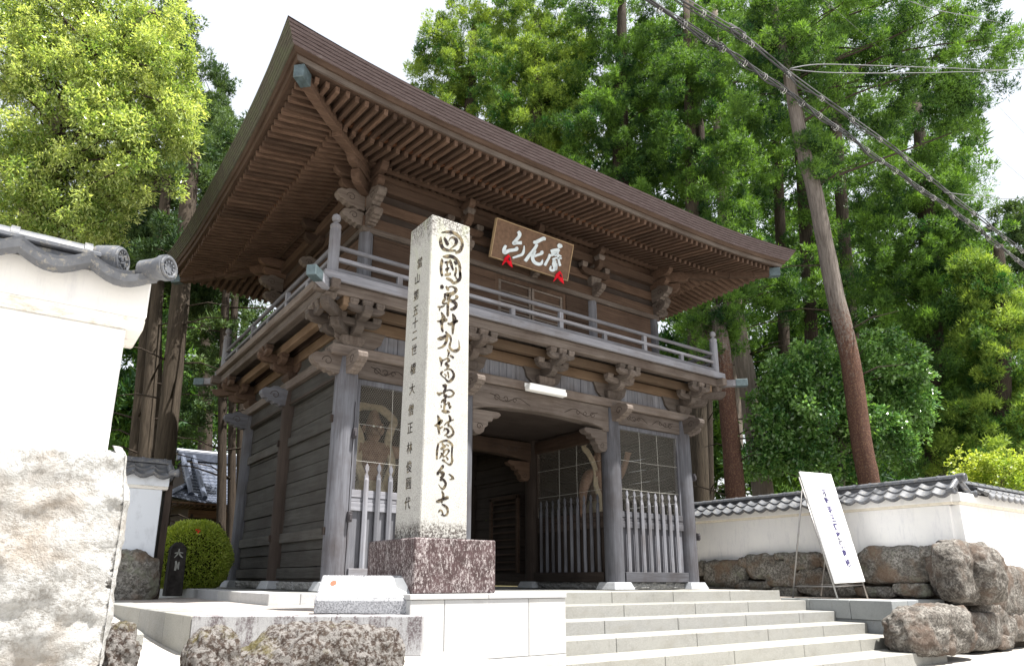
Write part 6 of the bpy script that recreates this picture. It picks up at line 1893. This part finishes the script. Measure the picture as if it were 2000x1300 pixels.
dr = unit(d + rg.normal(size=(n, 3)) * .6); L = .042 * rg.uniform(.6, 1.3, (n, 1)); s = unit(np.cross(dr, rg.normal(size=(n, 3)))) * .011
V = np.stack([p, p + dr * L * .5 - s, p + dr * L, p + dr * L * .5 + s], axis=1).reshape(-1, 3) - np.array(bush.location)[None, :]
o = bpy.data.objects.new('leaves', tri_mesh('leaves', V, None, np.clip(rg.uniform(.1, .9, n), 0, 1), aza_l, 4)); COL.objects.link(o); o.parent = bush
m = MB()
for k in range(16):
    a = k * .39; m.tube([(bc.x, bc.y, -.05), (bc.x + math.cos(a) * br * .4, bc.y + math.sin(a) * br * .4, .35), (bc.x + math.cos(a) * br * .7, bc.y + math.sin(a) * br * .7, .9)], [.02, .014, .006], 5)
m.build('stems', bark_d, bush)
rock('twig_core', (bc.x, bc.y, bc.z), (br * .8, br * .8, br * .8), 9, flat('dark_twigs', (0.03, 0.035, 0.012), .95, .05), bush, 3, .1, 2.0)
fp_ = P(386, 1036, d=11.5)
fl = MB()
for k in range(5):
    a = k * 1.257; c_ = Vector((math.cos(a) * .03, -.01, math.sin(a) * .03)); q = Pv(386, 1036, 12.2 - br * .85)
    fl.add([q, q + c_ + Vector((.012, 0, .012)), q + c_ * 1.4, q + c_ - Vector((.012, 0, .012))], [(0, 1, 2, 3)])
fl.build('flower', red, bush)

# far woodland that closes the gaps
rr_ = random.Random(99); puffs = []
fh = Vector((math.sin(YAW), math.cos(YAW), 0))
for (bx_, by_, rx_, ry_, n_, d_) in [(1180, 260, 240, 190, 130, 36), (1400, 200, 160, 200, 110, 36), (1820, 300, 120, 120, 30, 40), (1780, 600, 160, 250, 60, 38), (1500, 800, 220, 190, 150, 40), (1700, 620, 200, 220, 120, 42), (1900, 850, 160, 130, 90, 38), (1640, 930, 220, 50, 60, 30), (1350, 780, 120, 160, 50, 38), (380, 830, 130, 120, 60, 34), (250, 700, 90, 200, 100, 32), (330, 620, 90, 80, 40, 32), (1480, 420, 130, 140, 50, 44), (1620, 350, 80, 160, 26, 44),
                                    (420, 960, 90, 60, 30, 40), (1100, 900, 300, 100, 60, 44), (940, 950, 200, 80, 40, 40), (330, 950, 80, 70, 30, 42)]:
    for _ in range(n_):
        while True:
            a, b = rr_.uniform(-1, 1), rr_.uniform(-1, 1)
            if a * a + b * b <= 1: break
        p_ = Pv(bx_ + a * rx_, by_ + b * ry_, d_ + rr_.uniform(-4, 5)); puffs.append((p_.x, p_.y, max(p_.z, .3), rr_.uniform(.7, 1.4)))
V, ti = sprays(puffs, 280, .50, .085, 98)
o = bpy.data.objects.new('woodland', tri_mesh('woodland', V, None, ti * .8, ced, 3)); COL.objects.link(o); tag(o, 'dark far woodland seen between the nearer trunks', 'woodland', kind='stuff')
# undergrowth along the far edge of the precinct
puffs = []
for k in range(150):
    x_ = rr_.uniform(9.9, 26); y_ = rr_.uniform(-3, 14); puffs.append((x_, y_, rr_.uniform(.2, 1.0), rr_.uniform(.3, .6)))
for k in range(60): puffs.append((rr_.uniform(-9, -3.0), rr_.uniform(6, 20), rr_.uniform(.2, 1.2), rr_.uniform(.3, .6)))
for k in range(40): puffs.append((rr_.uniform(-2.5, 1), rr_.uniform(7, 13), rr_.uniform(.1, .5), rr_.uniform(.2, .4)))
V, ti = leaves(puffs, 160, .13, .035, 97)
o = bpy.data.objects.new('undergrowth', tri_mesh('undergrowth', V, None, ti, cyp, 4)); COL.objects.link(o); tag(o, 'low leafy undergrowth below the trees', 'undergrowth', kind='stuff')

# ================================================================== CABLES
cab_k = flat('black_cable', (0.02, 0.02, 0.022), .45, .5)
cab_w = flat('white_tie', (0.40, 0.40, 0.39), .4, .5)
cab_g = flat('grey_wire', (0.13, 0.13, 0.14), .45, .5)


def cable(label, pts, Y, strands, ties=0, tie_r=.045, mat=cab_k, lead=True, group='overhead cables above the street'):
    q = [P(a, b, Y=Y) for a, b in pts]
    d0 = (q[0] - q[1]).normalized(); d1 = (q[-1] - q[-2]).normalized()
    q = ([q[0] + d0 * 14 + Vector((0, 0, .3))] if lead else [q[0] + d0 * .01]) + q + [q[-1] + d1 * 16 + Vector((0, 0, .3))]
    root = thing('utility_cable', label, 'cable', tuple(q[1]), group)
    line = [Vector(p) for p in smooth_pts([tuple(p) for p in q], 30)]
    for (dy, dz, r, m_, tw) in strands:
        pl_ = []
        for i, p in enumerate(line):
            a = i * tw
            pl_.append(p + (Vector((0, dy * math.cos(a) - dz * math.sin(a), dy * math.sin(a) + dz * math.cos(a))) if tw else Vector((0, dy, dz))))
        MB().tube(pl_, r, 6).build('strand', m_, root, smooth=True)
    if ties:
        seg = []; tot = 0
        for a, b in zip(line[30:-30], line[31:]):
            seg.append((tot, a, b)); tot += (b - a).length
        for k in range(ties):
            t = tot * (k + .5) / ties
            for (s0, a, b) in seg:
                if s0 <= t <= s0 + (b - a).length: break
            c = a.lerp(b, (t - s0) / (b - a).length); dd = (b - a).normalized()
            m = MB().tube([c + dd * (j / 16 * .10 - .05) + Vector((0, math.cos(j * .82), math.sin(j * .82))) * tie_r for j in range(17)], .006, 4)
            m.build('tie', cab_w, root)
    return root


cable('thick black cable bundle with white spiral ties, lower of the two crossing the right-hand trees', [(1262, 0), (1420, 100), (1600, 226), (1760, 343), (1900, 440), (2000, 518)], -4.2,
      [(0, 0, .016, cab_k, 0), (.02, -.035, .014, cab_k, .35), (-.02, .03, .006, cab_g, 0), (0, -.05, .009, cab_k, .3)], 26)
cable('upper black and grey cable bundle with knotted ties crossing the right-hand trees', [(1330, 0), (1430, 58), (1545, 150), (1660, 232), (1760, 304), (1845, 374), (1930, 440), (2000, 494)], -4.6,
      [(0, 0, .014, cab_k, 0), (.03, -.03, .010, cab_k, .2), (-.02, .05, .007, cab_g, 0), (.0, .075, .006, cab_g, 0)], 14, .03)
cable('thin level service wire leaving the upper cable bundle, upper of a pair', [(1548, 133), (1600, 126), (1700, 128), (1850, 133), (1990, 136)], -4.6, [(0, 0, .007, cab_g, 0)], 0, lead=False)
cable('thin level service wire leaving the upper cable bundle, lower of a pair', [(1548, 136), (1620, 142), (1740, 143), (1860, 141), (1990, 135)], -4.62, [(0, 0, .007, cab_g, 0)], 0, lead=False)
cable('single white wire across the top right corner', [(1780, 4), (1830, 20), (1900, 33), (2000, 52)], -4.0, [(0, 0, .009, cab_g, 0)], 0, lead=False)
cable('hair-thin wire slanting through the upper right crowns, left of its twin', [(1610, 0), (1760, 130), (1900, 260), (2000, 350)], -2.0, [(0, 0, .004, cab_g, 0)], 0)
cable('hair-thin wire slanting through the upper right crowns, right of its twin', [(1740, 0), (1840, 95), (1930, 185), (2000, 260)], -2.0, [(0, 0, .004, cab_g, 0)], 0)
cable('short service wire leaving the upper bundle near the right edge', [(1848, 376), (1900, 382), (1950, 386), (2000, 388)], -4.7, [(0, 0, .006, cab_g, 0)], 0, lead=False)
